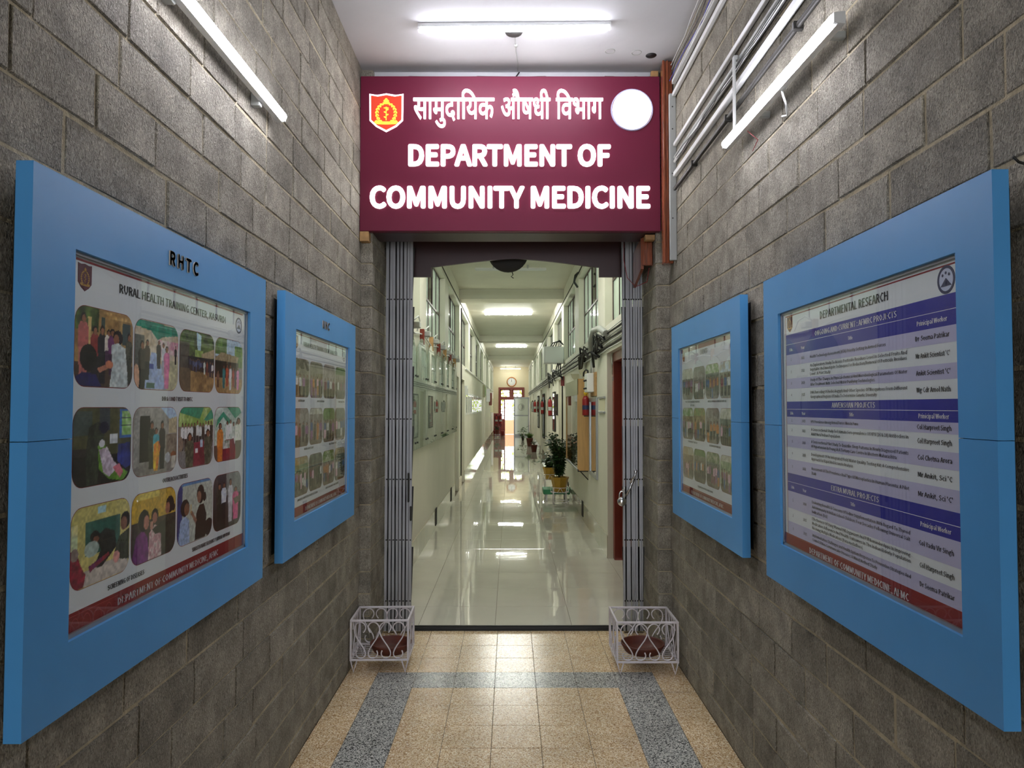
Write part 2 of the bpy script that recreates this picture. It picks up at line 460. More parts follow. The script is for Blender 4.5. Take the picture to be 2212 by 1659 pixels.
def jamb(name, x_in, x_out, seed):
    rr = random.Random(seed)
    s = 1 if x_in > x_out else -1    # inward direction
    core = MB().box(x_in - s * 0.006, x_out - s * 0.1, YP + 0.005, YG + 0.05, 0, CZ)
    wl = obj(name, core, M['mortar'], kind='structure', loc=(0, 0, 0), label='stone jamb beside the folding gate')
    for r in range(len(COURSES) - 1):
        z0, z1 = COURSES[r], COURSES[r + 1]
        sp = YP + (0.30 if r % 2 else 0.20) + rr.uniform(-.03, .03)
        for (a, b) in ((YP, sp), (sp, YG + .04)):
            g = 0.003 + rr.random() * 0.002; j = (rr.random() - .5) * 0.005
            mb = MB().bbox(x_in + s * j * 0.6, x_out - s * 0.02, a + (g if a > YP else j * .5 - .002), b - g, z0 + g, z1 - g, 0.005)
            obj('stone', mb, M['stone'], wl)
jamb('pillar_left', PL, XL, 11)
jamb('pillar_right', PR, XR, 12)

ceil = MB().box(XL - .3, XR + .3, -7.0, 5.42, CZ, CZ + .2)
obj('ceiling', ceil, M['plaster'], kind='structure', loc=(0, 0, 0), label='grey painted plaster ceiling of the entrance passage')
obj('wall_back', MB().box(PL - .02, PR + .02, 4.93, 5.42, 3.03, CZ), M['mortar'], kind='structure', loc=(0, 0, 0), label='stone lintel above the doorway behind the sign')
# plaster band where lintel meets ceiling
mb = MB(); rr = random.Random(4)
pts = []
n = 40
for i in range(n + 1):
    x = XL + .01 + (XR - XL - .02) * i / n; pts.append((x, CZ - .035 + rr.uniform(-.012, .012)))
mb.prism(pts + [(XR - .01, CZ), (XL + .01, CZ)], 'y', 4.90, 4.93)
obj('trim_1', mb, M['plaster'], kind='structure', label='uneven plaster edge under the ceiling')

# ------------------------------------------------------------------ vestibule floor
fl = obj('floor', MB().box(XL - .1, XR + .1, -7.0, YG, -0.1, -0.0015), M['grout'], kind='structure', loc=(0, 0, 0), label='terrazzo tiled floor of the entrance passage')
XJ = [XL, -0.848, -0.598, -0.347, -0.097, 0.154, 0.404, 0.655, 0.905, XR]
YJ = [YG, 5.315]
while YJ[-1] > 0.6: YJ.append(round(YJ[-1] - 0.2509, 4))
rest = MB()
def tile_mb(x0, x1, y0, y1, z, t=0.02, g=0.0011, b=0.0012):
    return MB().bbox(x0 + g, x1 - g, y0 + g, y1 - g, z - t, z, b)
for j in range(len(YJ) - 1):
    for i in range(len(XJ) - 1):
        yc = (YJ[j] + YJ[j + 1]) / 2
        grey = (i in (1, 7) and yc < 4.561) or (1 <= i <= 7 and 4.3 < yc < 4.56)
        obj('tile', tile_mb(XJ[i], XJ[i + 1], YJ[j + 1], YJ[j], R.uniform(-.0004, .0004)), M['grey'] if grey else M['beige'], fl)
yy = YJ[-1]
while yy > -1.4:
    for i in range(len(XJ) - 1): rest.bbox(XJ[i] + .001, XJ[i + 1] - .001, yy - .25, yy - .001, -.02, 0, .001)
    yy -= .2509
obj('tile_field', rest, M['beige'], fl, kind='stuff')
obj('doorsill', MB().box(PL, PR, YG, YG + .035, -0.05, FZ - .006), M['black'], kind='structure', label='black stone threshold under the folding gate').name = 'sill'
obj('gate_rail', MB().box(PL, PR, YG - .012, YG + .0, 0, 0.009).box(PL, PR, YG + .012, YG + .02, FZ - .006, FZ + .003), M['gated'], label='thin steel floor rail along the black threshold', cat='rail')

# ------------------------------------------------------------------ corridor shell
cf = obj('corridor_floor', MB().box(CL - .35, CR + .35, YG + .035, YE + .1, -.1, FZ - .002), M['grout'], kind='structure', loc=(0, 0, 0), label='polished pale tile floor of the long corridor')
TX = [CL, -0.704, -0.118, 0.467, CR]
y = YG + .035; TY = [y, 5.93]
while TY[-1] < YE - .05: TY.append(min(YE, TY[-1] + 0.594))
far = MB()
for j in range(len(TY) - 1):
    for i in range(4):
        if j < 34:
            obj('tile', tile_mb(TX[i], TX[i + 1], TY[j], TY[j + 1], FZ + R.uniform(-.0002, .0002), g=.0012, b=.0008), M['tile'], cf)
        else:
            far.bbox(TX[i] + .001, TX[i + 1] - .001, TY[j] + .001, TY[j + 1] - .001, FZ - .02, FZ, .0008)
obj('tile_field', far, M['tile'], cf, kind='stuff')
# floor inside the near right doorway
obj('tile', tile_mb(CR, CR + .3, 6.2, 7.8, FZ), M['tile'], cf)

PIER = [(7.95 + 3.07 * k, 8.57 + 3.07 * k) for k in range(-1, 12)]
PIER = [(a, min(b, YE)) for a, b in PIER if a < YE]
PIER[0] = (YG, 5.6)
ZS, ZH = 2.60, 3.72    # window sill and head
RD = 0.10              # recess depth
DL = [(12.98, 13.98, 2.28), (14.78, 15.70, 2.28), (27.4, 28.4, 2.28), (36.6, 37.5, 2.28)]
DR = [(6.25, 7.80, 2.29), (14.7, 15.7, 2.28), (19.4, 20.8, 2.28), (23.7, 25.2, 2.28), (32.9, 33.9, 2.28)]
def corridor_wall(name, X, s, doors):
    mb = MB(); T = 0.28
    y = YG + .03
    for (a, b, h) in doors:
        mb.box(X, X + s * T, y, a, 0, ZS); mb.box(X, X + s * T, a, b, h, ZS); y = b
    mb.box(X, X + s * T, y, YE, 0, ZS)
    for (a, b) in PIER: mb.box(X, X + s * T, a, b, ZS, ZH)
    mb.box(X, X + s * T, YG + .03, YE, ZH, CZ)
    wl = obj(name, mb, M['cream'], kind='structure', loc=(0, 0, 0), label='cream painted corridor wall with high windows')
    # backs of doorways (closed leaves in olive cream) - not the near one on the east side
    return wl
wW = corridor_wall('wall_west', CL, -1, DL)
wE = corridor_wall('wall_east', CR, 1, DR)
obj('ceiling_corridor', MB().box(CL - .3, CR + .3, YG + .02, YE, CZ, CZ + .2), M['cream'], kind='structure', loc=(0, 0, 0), label='cream corridor ceiling')
for k, (yb) in enumerate((14.1, 23.3, 32.5)):
    obj('ceiling_beam', MB().bbox(CL, CR, yb, yb + .55, CZ - .20, CZ, .006), M['cream'], kind='structure', label='cream beam crossing the corridor ceiling')
for X, s, doors, nm in ((CL, 1, DL, 'baseboard_left'), (CR, -1, DR, 'baseboard_right')):
    mb = MB(); y = YG + .04
    for (a, b, h) in doors + [(YE, YE, 0)]:
        yy = y
        while yy < a - .02:
            e = min(a, yy + .594); mb.bbox(X, X + s * .008, yy + .001, e - .001, FZ, FZ + .25, .001); yy = e
        y = b
    bb = obj(nm, mb, M['skirting'], kind='structure', loc=(0, 0, 0), label='polished beige skirting tiles along the corridor wall')
    # small dark vents low in the wall
    for yv in ((9.6, 12.05) if s > 0 else (10.35, 12.95)):
        obj('vent_slot', MB().bbox(X + s * .006, X + s * .016, yv, yv + .17, FZ + .05, FZ + .28, .002), M['vent'], bb)

# doors in the corridor
n = 0
for X, s, doors in ((CL, -1, DL), (CR, 1, DR)):
    for (a, b, h) in doors:
        n += 1
        red = (X == CR and a < 7)
        t = root('door_%d' % n, (X + s * .1, (a + b) / 2, FZ), 'closed cream door set back in the corridor wall' if not red else 'red-brown door set back in the wall just past the gate', None, kind='structure')
        d = 0.085
        fm = M['maroond'] if red else M['olive']
        if red:
            obj('frame', MB().bbox(X + s * .06, X + s * .2, b - .10, b, FZ, h, .004).bbox(X + s * .06, X + s * .2, a, a + .1, FZ, h, .004).bbox(X + s * .06, X + s * .2, a + .1, b - .1, h - .1, h, .004), fm, t)
            obj('leaf', MB().bbox(X + s * .14, X + s * .18, a + .1, b - .1, FZ + .01, h - .1, .003).bbox(X + s * .13, X + s * .14, a + .25, b - .25, .4, 1.0, .003).bbox(X + s * .13, X + s * .14, a + .25, b - .25, 1.2, 2.0, .003), M['maroond'], t)
            obj('hinge', MB().bbox(X + s * .05, X + s * .062, b - .09, b - .02, 1.98, 2.03, .002).tube([(X + s * .045, b - .1, 2.3), (X + s * .045, b - .1, 2.05)], .008), M['chrome'], t)
        else:
            obj('leaf', MB().bbox(X + s * d, X + s * (d + .04), a, b, FZ, h, .003), fm, t)
            obj('frame', MB().bbox(X + s * .055, X + s * d, a, a + .05, FZ, h, .003).bbox(X + s * .055, X + s * d, b - .05, b, FZ, h, .003).bbox(X + s * .055, X + s * d, a, b, h - .05, h, .003), M['cream'], t)

# clerestory windows
n = 0
for X, s in ((CL, -1), (CR, 1)):
    for k in range(len(PIER) - 1):
        a, b = PIER[k][1], PIER[k + 1][0]
        if b - a < .3: continue
        n += 1
        xg = X + s * RD
        t = root('window_%d' % n, (xg, (a + b) / 2, ZS), 'high corridor window with thin dark bars and frosted panes', None, kind='structure')
        nb = 5 if b - a > 2 else 4; wv = (b - a) / nb; fr = MB()
        for i in range(nb + 1):
            yb = a + wv * i; fr.box(xg - s * .012, xg + s * .012, max(a, yb - .009), min(b, yb + .009), ZS, ZH)
        fr.box(xg - s * .014, xg + s * .014, a, b, 3.115, 3.145).box(xg - s * .012, xg + s * .012, a, b, ZS, ZS + .02).box(xg - s * .012, xg + s * .012, a, b, ZH - .02, ZH)
        obj('frame', fr, M['maroon'], t)
        if k < 5:
            for i in range(nb):
                for jj, (z0, z1) in enumerate(((ZS + .02, 3.115), (3.145, ZH - .02))):
                    dark = (jj == 1 and i == (2 if s < 0 else 2) and k in (1, 2))
                    obj('pane', MB().box(xg - s * .002, xg + s * .002, a + wv * i + .009, a + wv * (i + 1) - .009, z0, z1), M['paned'] if dark else M['pane'], t)
        else:
            for i in range(nb): obj('pane', MB().box(xg - s * .002, xg + s * .002, a + wv * i + .009, a + wv * (i + 1) - .009, ZS + .02, ZH - .02), M['pane'], t)

# end wall with door opening X -0.70..0.80, z to 2.83
wend = MB()
wend.box(CL - .3, -.70, YE, YE + .25, 0, CZ + .1).box(.80, CR + .3, YE, YE + .25, 0, CZ + .1).box(-.70, .80, YE, YE + .25, 2.83, CZ + .1)
obj('wall_end', wend, M['cream2'], kind='structure', loc=(0, 0, 0), label='warm cream end wall of the corridor with the clock')

# ------------------------------------------------------------------ end doorway
t = root('door_30', (0.05, YE, FZ), 'red-brown panelled door frame at the far end of the corridor', None, kind='structure')
y0, y1 = YE - .04, YE + .08
fr = MB()
fr.bbox(-.72, -.62, y0, y1, FZ, 2.84, .005).bbox(.72, .82, y0, y1, FZ, 2.84, .005).bbox(-.62, .72, y0, y1, 2.72, 2.84, .005).bbox(-.62, .72, y0, y1, 2.10, 2.28, .005).bbox(-.02, .12, y0, y1, 2.28, 2.72, .005)
for x0, x1 in ((-.62, -.02), (.12, .72)):
    fr.bbox(x0, x0 + .06, y0 + .02, y1 - .02, 2.28, 2.72, .003).bbox(x1 - .06, x1, y0 + .02, y1 - .02, 2.28, 2.72, .003).bbox(x0, x1, y0 + .02, y1 - .02, 2.47, 2.50, .003).bbox(x0, x1, y0 + .02, y1 - .02, 2.66, 2.72, .003)
obj('frame', fr, M['maroond'], t)
for x0, x1 in ((-.56, -.08), (.18, .66)):
    for z0, z1 in ((2.28, 2.47), (2.50, 2.66)): obj('pane', MB().box(x0, x1, YE + .01, YE + .016, z0, z1), M['glass'], t)
lf = MB().bbox(-.62, -.57, y0 + .02, y1 - .02, FZ, 2.10, .003).bbox(-.40, -.33, y0 + .02, y1 - .02, FZ, 2.10, .003).bbox(-.57, -.40, y0 + .02, y1 - .02, FZ, .92, .003)
for i in range(6): lf.bbox(-.57, -.40, y0 + .02, y1 - .02, .92 + i * .225, .96 + i * .225, .003)
lv = obj('leaf', lf, M['maroond'], t)
for i in range(5): obj('pane', MB().box(-.57, -.40, YE + .01, YE + .016, .96 + i * .225, 1.145 + i * .225), M['glass'], lv)

t = root('glass_partition', (.62, 39.8, FZ), 'grey aluminium partition with frosted panes and a round emblem near the far door', 'partition')
obj('frame', MB().bbox(.18, .25, 39.78, 39.83, FZ, 2.22, .004).bbox(.99, 1.05, 39.78, 39.83, FZ, 2.22, .004).bbox(.25, .99, 39.78, 39.83, 2.14, 2.22, .004).bbox(.25, .99, 39.78, 39.83, 1.16, 1.22, .004).bbox(.25, .99, 39.78, 39.83, FZ, .14, .004), M['alum'], t)
obj('upper_pane', MB().box(.25, .99, 39.80, 39.81, 1.22, 2.14), M['frost'], t)
obj('lower_pane', MB().box(.25, .99, 39.80, 39.81, .14, 1.16), M['frost'], t)
em = MB().lathe([(.17, 0), (.19, 0), (.19, -.006), (.17, -.006), (.17, 0)], .60, 39.797, 1.66, 32, 'y').prism([(.60, 1.50), (.74, 1.60), (.74, 1.74), (.60, 1.82), (.63, 1.68)], 'y', 39.79, 39.797)
obj('emblem', em, M['greyp'], t)

t = root('wall_clock', (.06, YE - .03, 3.18), 'round wall clock with orange wooden rim above the far door', 'clock')
obj('rim', MB().lathe([(.235, 0), (.24, -.05), (.285, -.045), (.295, 0), (.235, 0)], .06, YE, 3.17, 40, 'y'), M['orange'], t)
obj('dial', MB().lathe([(0, -.02), (.24, -.02), (.24, 0)], .06, YE, 3.17, 40, 'y', False), M['whitepl'], t)
tk = MB()
for k in range(12):
    a = k * PI / 6; x, z = .06 + .19 * math.sin(a), 3.17 + .19 * math.cos(a); obj('hour_mark', MB().box(x - .012, x + .012, YE - .026, YE - .021, z - .014, z + .014), M['blackp'], t)
def hand(a, l, wd):
    c, s_ = math.cos(a), math.sin(a)
    return [(.06 + s_ * l - c * wd * .4, 3.17 + c * l + s_ * wd * .4), (.06 + s_ * l + c * wd * .4, 3.17 + c * l - s_ * wd * .4), (.06 + c * wd, 3.17 - s_ * wd), (.06 - c * wd, 3.17 + s_ * wd)]
obj('hour_hand', MB().prism(hand(.12, .12, .014), 'y', YE - .032, YE - .028), M['blackp'], t)
obj('minute_hand', MB().prism(hand(.02, .18, .010), 'y', YE - .038, YE - .034), M['blackp'], t)

# outside: terrace, low parapet and foliage
obj('ground', MB().box(-12, 12, YE + .25, YE + 30, -.1, 0.0), M['terrace'], kind='structure', loc=(0, 0, 0), label='paved terrace beyond the far door')
obj('parapet', MB().bbox(-4, 4, 43.6, 43.8, 0, .86, .01), M['pink'], label='low pink plastered parapet seen through the far door', cat='parapet')
def leaf_cloud(mb, c, rad, n, sz, rr, flat=1.0):
    for _ in range(n):
        d = Vector((rr.gauss(0, 1), rr.gauss(0, 1), rr.gauss(0, 1))).normalized() * (rr.random() ** .4)
        p = Vector((c[0] + d.x * rad[0], c[1] + d.y * rad[1], c[2] + d.z * rad[2]))
        leaf(mb, p, Vector((rr.uniform(-1, 1), rr.uniform(-1, 1), rr.uniform(-.6, .6))), sz * rr.uniform(.7, 1.3), rr)
def leaf(mb, p, d, l, rr):
    d = d.normalized() if d.length > .01 else Vector((1, 0, 0)); s = d.cross(Vector((rr.uniform(-.4, .4), rr.uniform(-.4, .4), 1))).normalized()
    u = s.cross(d)
    w_ = l * .28
    mb.add([p, p + d * l * .35 + s * w_ + u * l * .06, p + d * l * .7 + s * w_ * .75, p + d * l - u * l * .08, p + d * l * .7 - s * w_ * .75, p + d * l * .35 - s * w_ + u * l * .06, p + d * l * .5 - u * l * .03],
           [(0, 1, 6), (1, 2, 6), (2, 3, 6), (3, 4, 6), (4, 5, 6), (5, 0, 6)])
rr = random.Random(21); mb = MB()
for cx, cy, cz, r in ((-2.2, 50, 2.2, 1.9), (.2, 51, 3.2, 2.2), (2.6, 50, 2.4, 2), (-.6, 53, 5.5, 2.6), (1.2, 49.5, 1.3, 1.2), (3.6, 53, 5, 2.2), (-3.8, 53, 5, 2.2)):
    leaf_cloud(mb, (cx, cy, cz), (r, r * .7, r), 900, .22, rr)
tr = root('garden_tree', (0, 51, 0), 'yellow-green sunlit trees beyond the far door', 'tree')
obj('foliage', mb, M['leafb'], tr, kind='stuff', fixn=False)
obj('trunk', MB().tube([(2.4, 51, 0), (2.5, 51, 1.6), (2.4, 51.2, 3.2), (2.0, 52.5, 5)], [.16, .13, .1, .06]), M['stem'], tr)

# ------------------------------------------------------------------ lights
def tube_light(name, a, b, m, label, out, cat='tube light', group=None, r=0.011, hw=0.02, wrap=.12):
    """LED batten from a to b; out = direction from the mounting surface"""
    A, B, O = Vector(a), Vector(b), Vector(out); d = (B - A).normalized(); sd = d.cross(O)
    t = root(name, tuple((A + B) / 2), label, cat, group)
    def slab(p, q, o0, o1, w0, w1):
        vs = []
        for P_ in (p, q):
            vs += [P_ + O * o0 - sd * w0, P_ + O * o0 + sd * w0, P_ + O * o1 + sd * w1, P_ + O * o1 - sd * w1]
        return vs, [(0, 1, 2, 3), (4, 7, 6, 5), (0, 4, 5, 1), (1, 5, 6, 2), (2, 6, 7, 3), (3, 7, 4, 0)]
    vs, fs = slab(A - d * .01, B + d * .01, -.024, -.009 if wrap > .4 else 0, hw * (.6 if wrap > .4 else .96), hw * (.6 if wrap > .4 else .96))
    obj('housing', MB().add(vs, fs), M['whitepl'], t)
    mb = MB(); N = 8; ring = []
    prof = [(math.cos(-wrap + (PI + 2 * wrap) * k / N) * hw * .95, math.sin(-wrap + (PI + 2 * wrap) * k / N) * .02 + .003) for k in range(N + 1)]
    vs = []
    for P_ in (A, B):
        vs += [P_ + sd * w_ + O * h_ for (w_, h_) in prof]
    fs = [(k, k + 1, N + 2 + k, N + 1 + k) for k in range(N)] + [tuple(range(N + 1)), tuple(range(N + 1, 2 * N + 2))[::-1]]
    mb.add(vs, fs); obj('diffuser', mb, m, t)
    for P_, q in ((A, -1), (B, 1)):
        vs, fs = slab(P_ + d * q * .002, P_ + d * q * .016, -.024, .013, hw, hw * .8)
        obj('end_cap', MB().add(vs, fs), M['whitepl'], t)
    return t
tl = tube_light('tube_light', (XL + .055, 1.80, 2.93), (XL + .055, 2.99, 2.945), M['tube'], 'lit white batten tube on the bare stone wall above the RHTC photo board', (1, 0, 0))
for yy in (2.05, 2.78): obj('clip', MB().bbox(XL - .002, XL + .035, yy, yy + .03, 2.905, 2.958, .003), M['greyp'], tl)
tl = tube_light('tube_light', (XR - .075, 2.19, 2.925), (XR - .075, 3.32, 2.952), M['tube'], 'lit white batten tube on the stone wall below the grey conduits', (-1, 0, 0))
for yy, zz in ((2.28, 2.905), (2.95, 2.92)): obj('clip', MB().bbox(XR - .055, XR + .002, yy, yy + .022, zz + .01, zz + .035, .003), M['greyp'], tl)
obj('wire', MB().tube([(XR - .06, 2.68, 2.93), (XR - .05, 2.66, 2.86), (XR - .02, 2.72, 2.84), (XR - .01, 2.8, 2.87)], .004, 6), M['whitepl'], tl)
obj('wire', MB().tube([(XR - .05, 3.1, 2.93), (XR - .02, 3.05, 2.87), (XR - .015, 3.13, 2.85)], .002, 6), M['redp'], tl)
tl = tube_light('tube_light', (-.555, 4.28, CZ - .026), (.60, 4.26, CZ - .022), M['tube'], 'lit white batten tube on the ceiling in front of the maroon sign', (0, 0, -1), hw=.026, wrap=.15)
rr = random.Random(2)
obj('ceiling_rose', MB().lathe([(0, -.012), (.05, -.012), (.058, 0)], .02, 4.36, CZ, 14), M['gated'], tl)
obj('cable', MB().tube([(.02, 4.3, CZ - .006), (.03, 4.45, CZ - .004), (.035, 4.6, CZ - .006), (.05, 4.75, CZ - .01), (.05, 4.84, CZ - .02)], .003, 6).lathe([(0, -.012), (.012, -.012), (.014, 0)], .034, 4.52, CZ, 10), M['greyp'], tl)
obj('sign_cable', MB().tube([(.045, 4.86, 3.98), (.03, 4.86, 4.0), (.05, 4.87, 4.03), (.06, 4.88, 4.05)], .005, 6), M['black'], label='short black cable running up from the top edge of the maroon sign', cat='cable')

tf = []
for i, (yc, xc, zc, m, lab) in enumerate(((11.7, 0, 3.99, M['unlit'], 'unlit slim tube with a dangling wire on the first bay of the corridor ceiling'),
        (7.5, 0, 4.02, M['tubef'], 'lit tube on the corridor ceiling just inside the doorway, above the arched board'),  # added light, hidden by the lintel, to brighten the near bays
        (15.15, 0, 4.02, M['tubef'], 'lit tube on the corridor ceiling tucked behind the first beam'),  # added light out of sight past the beam, lifts the corridor walls
        (34.0, 0, 4.02, M['tubef'], 'lit tube on the corridor ceiling tucked behind the third beam'),
        (17.6, -.06, 4.02, M['tubef'], 'largest lit tube on the corridor ceiling, past the first beam'),
        (27.3, .03, 4.02, M['tubef'], 'lit tube on the corridor ceiling past the second beam'),
        (41.2, 0, 3.92, M['tubee'], 'lit tube high on the far end above the wall clock'))):
    t = tube_light('corridor_tube', (xc - .58, yc, zc), (xc + .58, yc, zc), m, lab, (0, 0, -1), hw=.02 if m is M['unlit'] else .024, wrap=0)
    if i == 0: obj('loose_wire', MB().tube([(.02, 11.7, 3.96), (.04, 11.7, 3.90), (.01, 11.7, 3.87), (.05, 11.7, 3.84)], .008, 5), M['black'], t)
    for xb in (-.285, .285): obj('bracket', MB().bbox(xc + xb - .015, xc + xb + .015, yc - .02, yc + .02, zc + .01, CZ, .003), M['greyp'], t)

# ------------------------------------------------------------------ sign
SY = 4.80
sg = root('illuminated_sign', (0, SY, 2.905), 'large maroon lit sign board with white raised lettering above the doorway', 'sign')
obj('panel', MB().bbox(-1.038, 1.033, SY, SY + .05, 2.905, 3.985, .003), M['sign'], sg)
def split_islands(vs, fs):
    par = list(range(len(vs)))
    def find(a):
        while par[a] != a: par[a] = par[par[a]]; a = par[a]
        return a
    seen = {}
    for i, p in enumerate(vs):
        k = (round(p[0], 5), round(p[2], 5))
        if k in seen: par[find(i)] = find(seen[k])
        else: seen[k] = i
    for f in fs:
        for a in f[1:]: par[find(a)] = find(f[0])
    g = {}
    for f in fs: g.setdefault(find(f[0]), []).append(f)
    out = []
    for k, ff in g.items():
        ids = sorted({i for f in ff for i in f}); mp = {a: b for b, a in enumerate(ids)}
        out.append(([vs[i] for i in ids], [tuple(mp[i] for i in f) for f in ff]))
    out.sort(key=lambda q: min(p[0] for p in q[0])); return out
def letters(body, x0, x1, zb, h, r, m, name='letter', split=True, y=SY, parent=None, thick=.012, res=4, builtin=False, zfit=None, local=False):
    vs, fs = text_geo(body, 0, res, .02, builtin)
    xs = [p.x for p in vs]; a0, a1 = min(xs), max(xs); kx = (x1 - x0 - 2 * r) / (a1 - a0)
    if zfit: zs = [p.y for p in vs]; k = (zfit[1] - zfit[0] - 2 * r) / (max(zs) - min(zs)); zo = zfit[0] + r - min(zs) * k
    else: k = (h - 2 * r) / _H; zo = zb + r
    V = [(x0 + r + (p.x - a0) * kx, y - (p.z + .02) * thick / .04, zo + p.y * k) for p in vs]
    parts = split_islands(V, fs) if split else [(V, fs)]
    for v_, f_ in parts:
        v2, f2 = smear(v_, f_, r, 8); obj(name, MB().add(v2, f2), m, parent, local=local, fixn=False)
def px(x): return (x - 1103) * SY / FPX
def pz(y): return 1.70 - (y - 878) * SY / FPX * 1.0
letters('DEPARTMENT OF', -.705, .690, 3.352, .153, .0082, M['glow'], parent=sg)
letters('COMMUNITY MEDICINE', -.968, .960, 3.060, .155, .0082, M['glow'], parent=sg)
for body, a, b in (('सामुदाियक', -.672, -.112), ('औषधी', -.066, .275), ('िवभाग', .312, .638)):
    vs = text_geo(body, 0, 3, .02, True)[0]; zs = [p.y for p in vs]; kz = .232
    letters(body, a, b, 0, 0, .002, M['glow'], 'word', False, parent=sg, builtin=True, zfit=(3.683 + min(zs) * kz, 3.683 + max(zs) * kz), res=3)
# round seal, overexposed white disc with faint ring
obj('round_seal', MB().lathe([(0, -.012), (.132, -.012), (.135, -.008), (.135, 0)], .838, SY, 3.748, 48, 'y', False), M['glow'], sg)
obj('seal_ring', MB().lathe([(.139, 0), (.139, -.009), (.145, -.009), (.147, 0)], .838, SY, 3.748, 48, 'y', False), M['lilac'], sg)

def crest(parent, cx, cz, wd, ht, y, mb_shield, mb_gold, mb_edge=None, s=1.0, d=.002, local=True):
    """shield crest with laurel wreath, staff, lion capital and scroll; flat relief"""
    hw = wd / 2; T = cz + ht / 2; B = cz - ht / 2
    def sh(k):
        w_ = hw * k; t_ = cz + (ht / 2) * k; b_ = cz - (ht / 2) * k
        return [(cx - w_, t_ - .0 * ht), (cx - w_ * .55, t_ - .03 * ht), (cx, t_ + .01 * ht), (cx + w_ * .55, t_ - .03 * ht), (cx + w_, t_), (cx + w_ * .98, b_ + .30 * ht * k), (cx + w_ * .6, b_ + .14 * ht * k), (cx, b_), (cx - w_ * .6, b_ + .14 * ht * k), (cx - w_ * .98, b_ + .30 * ht * k)]
    e = MB().prism(sh(1.0), 'y', y - d, y); f = MB().prism(sh(.90), 'y', y - 2 * d, y - d); g = MB()
    yg = y - 2 * d
    def blob(x, z, rx, rz, rot=0, n=8):
        p = []
        for k in range(n):
            a = 2 * PI * k / n; u, v = rx * math.cos(a), rz * math.sin(a)
            p.append((x + u * math.cos(rot) - v * math.sin(rot), z + u * math.sin(rot) + v * math.cos(rot)))
        g.prism(p, 'y', yg - d, yg)
    for k in range(9):
        a = -1.1 + k * .31
        for q in (-1, 1):
            rx = wd * .29; x, z = cx + q * rx * math.cos(a), cz - .02 * ht + rx * math.sin(a) * 1.05
            blob(x, z, wd * .055, wd * .024, (a + PI / 2 + .5) * q if q > 0 else PI - (a + PI / 2 + .5))
            blob(x - q * wd * .05, z, wd * .04, wd * .018, (a + PI / 2 - .5) * q if q > 0 else PI - (a + PI / 2 - .5))
    blob(cx, cz + ht * .30, wd * .085, ht * .045); blob(cx, cz + ht * .345, wd * .04, ht * .03)
    g.prism([(cx - wd * .09, cz + ht * .23), (cx + wd * .09, cz + ht * .23), (cx + wd * .07, cz + ht * .26), (cx - wd * .07, cz + ht * .26)], 'y', yg - d, yg)
    g.prism([(cx - wd * .012, cz - ht * .2), (cx + wd * .012, cz - ht * .2), (cx + wd * .012, cz + ht * .15), (cx - wd * .012, cz + ht * .15)], 'y', yg - d, yg)
    for k in range(4): blob(cx + (wd * .035 if k % 2 else -wd * .035), cz - ht * .12 + k * ht * .065, wd * .04, ht * .018, .4 if k % 2 else -.4)
    blob(cx, cz + ht * .12, wd * .08, ht * .015)
    g.prism([(cx - wd * .36, cz - ht * .26), (cx - wd * .3, cz - ht * .2), (cx - wd * .1, cz - ht * .235), (cx + wd * .1, cz - ht * .235), (cx + wd * .3, cz - ht * .2), (cx + wd * .36, cz - ht * .26), (cx + wd * .28, cz - ht * .3), (cx, cz - ht * .31), (cx - wd * .28, cz - ht * .3)], 'y', yg - d, yg)
    if parent.type == 'MESH':
        for nm, q, m_ in (('crest', e, mb_edge or mb_gold), ('crest_face', f, mb_shield), ('crest_wreath', g, mb_gold)): o = obj(nm, q, m_, parent, local=True)
        return o
    o = obj('crest', e, mb_edge or mb_gold, parent); obj('shield_face', f, mb_shield, o); obj('wreath', g, mb_gold, o)
    return o
crest(sg, -.858, 3.725, .236, .268, SY, M['glowred'], M['glowgold'], M['glow'], d=.004)

# soffit behind the sign, lintel board with shallow arch
obj('trim_2', MB().bbox(PL, PR, SY + .06, 5.12, 2.905, 3.0, .004), M['maroon'], kind='structure', label='dark maroon soffit board under the sign')
arch = [(PL, 3.05), (PL, 2.71), (-.62, 2.71), (-.62, 2.787)]
for i in range(17):
    u = i / 16; x = -.60 + 1.26 * u; arch.append((x, 2.787 + .066 * (1 - abs(2 * u - 1) ** 1.35)))
arch += [(.69, 2.787), (.69, 2.71), (PR, 2.71), (PR, 3.05)]
ab = obj('arched_board', MB().prism(arch, 'y', 5.46, 5.485), M['maroon'], label='dark maroon board with a shallow arch across the top of the doorway', cat='lintel board')
t = root('round_clock', (-.02, 5.60, 2.78), 'dark back of a round clock hanging behind the arched board', 'clock')
obj('case', MB().lathe([(0, 0), (.14, 0), (.165, .02), (.165, .05), (.15, .06), (0, .06)], -.02, 5.56, 2.937, 32, 'y'), M['vent'], t)
obj('hook', MB().tube([(-.02, 5.55, 3.09), (-.02, 5.52, 3.12), (-.02, 5.483, 3.11)], .004, 6), M['gated'], t)
# ceiling knock-out holes
for x, yq, r, full in ((.62, 4.60, .035, 0), (.80, 4.62, .035, 0), (.905, 4.66, .034, 1)):
    mbh = MB().lathe([(r - .006, 0), (r - .003, -.004), (r, 0)], x + .04, yq, CZ, 20) if not full else MB().lathe([(0, -.003), (r, -.003), (r + .003, 0)], x + .04, yq, CZ, 20)
    obj('knockout', mbh, M['black'] if full else M['greyp'], label='dark round knockout hole in the ceiling by the wooden casing' if full else ('round knockout ring in the ceiling, the one farther from the wooden casing' if x < .7 else 'round knockout ring in the ceiling beside the dark hole'), cat='knockout')

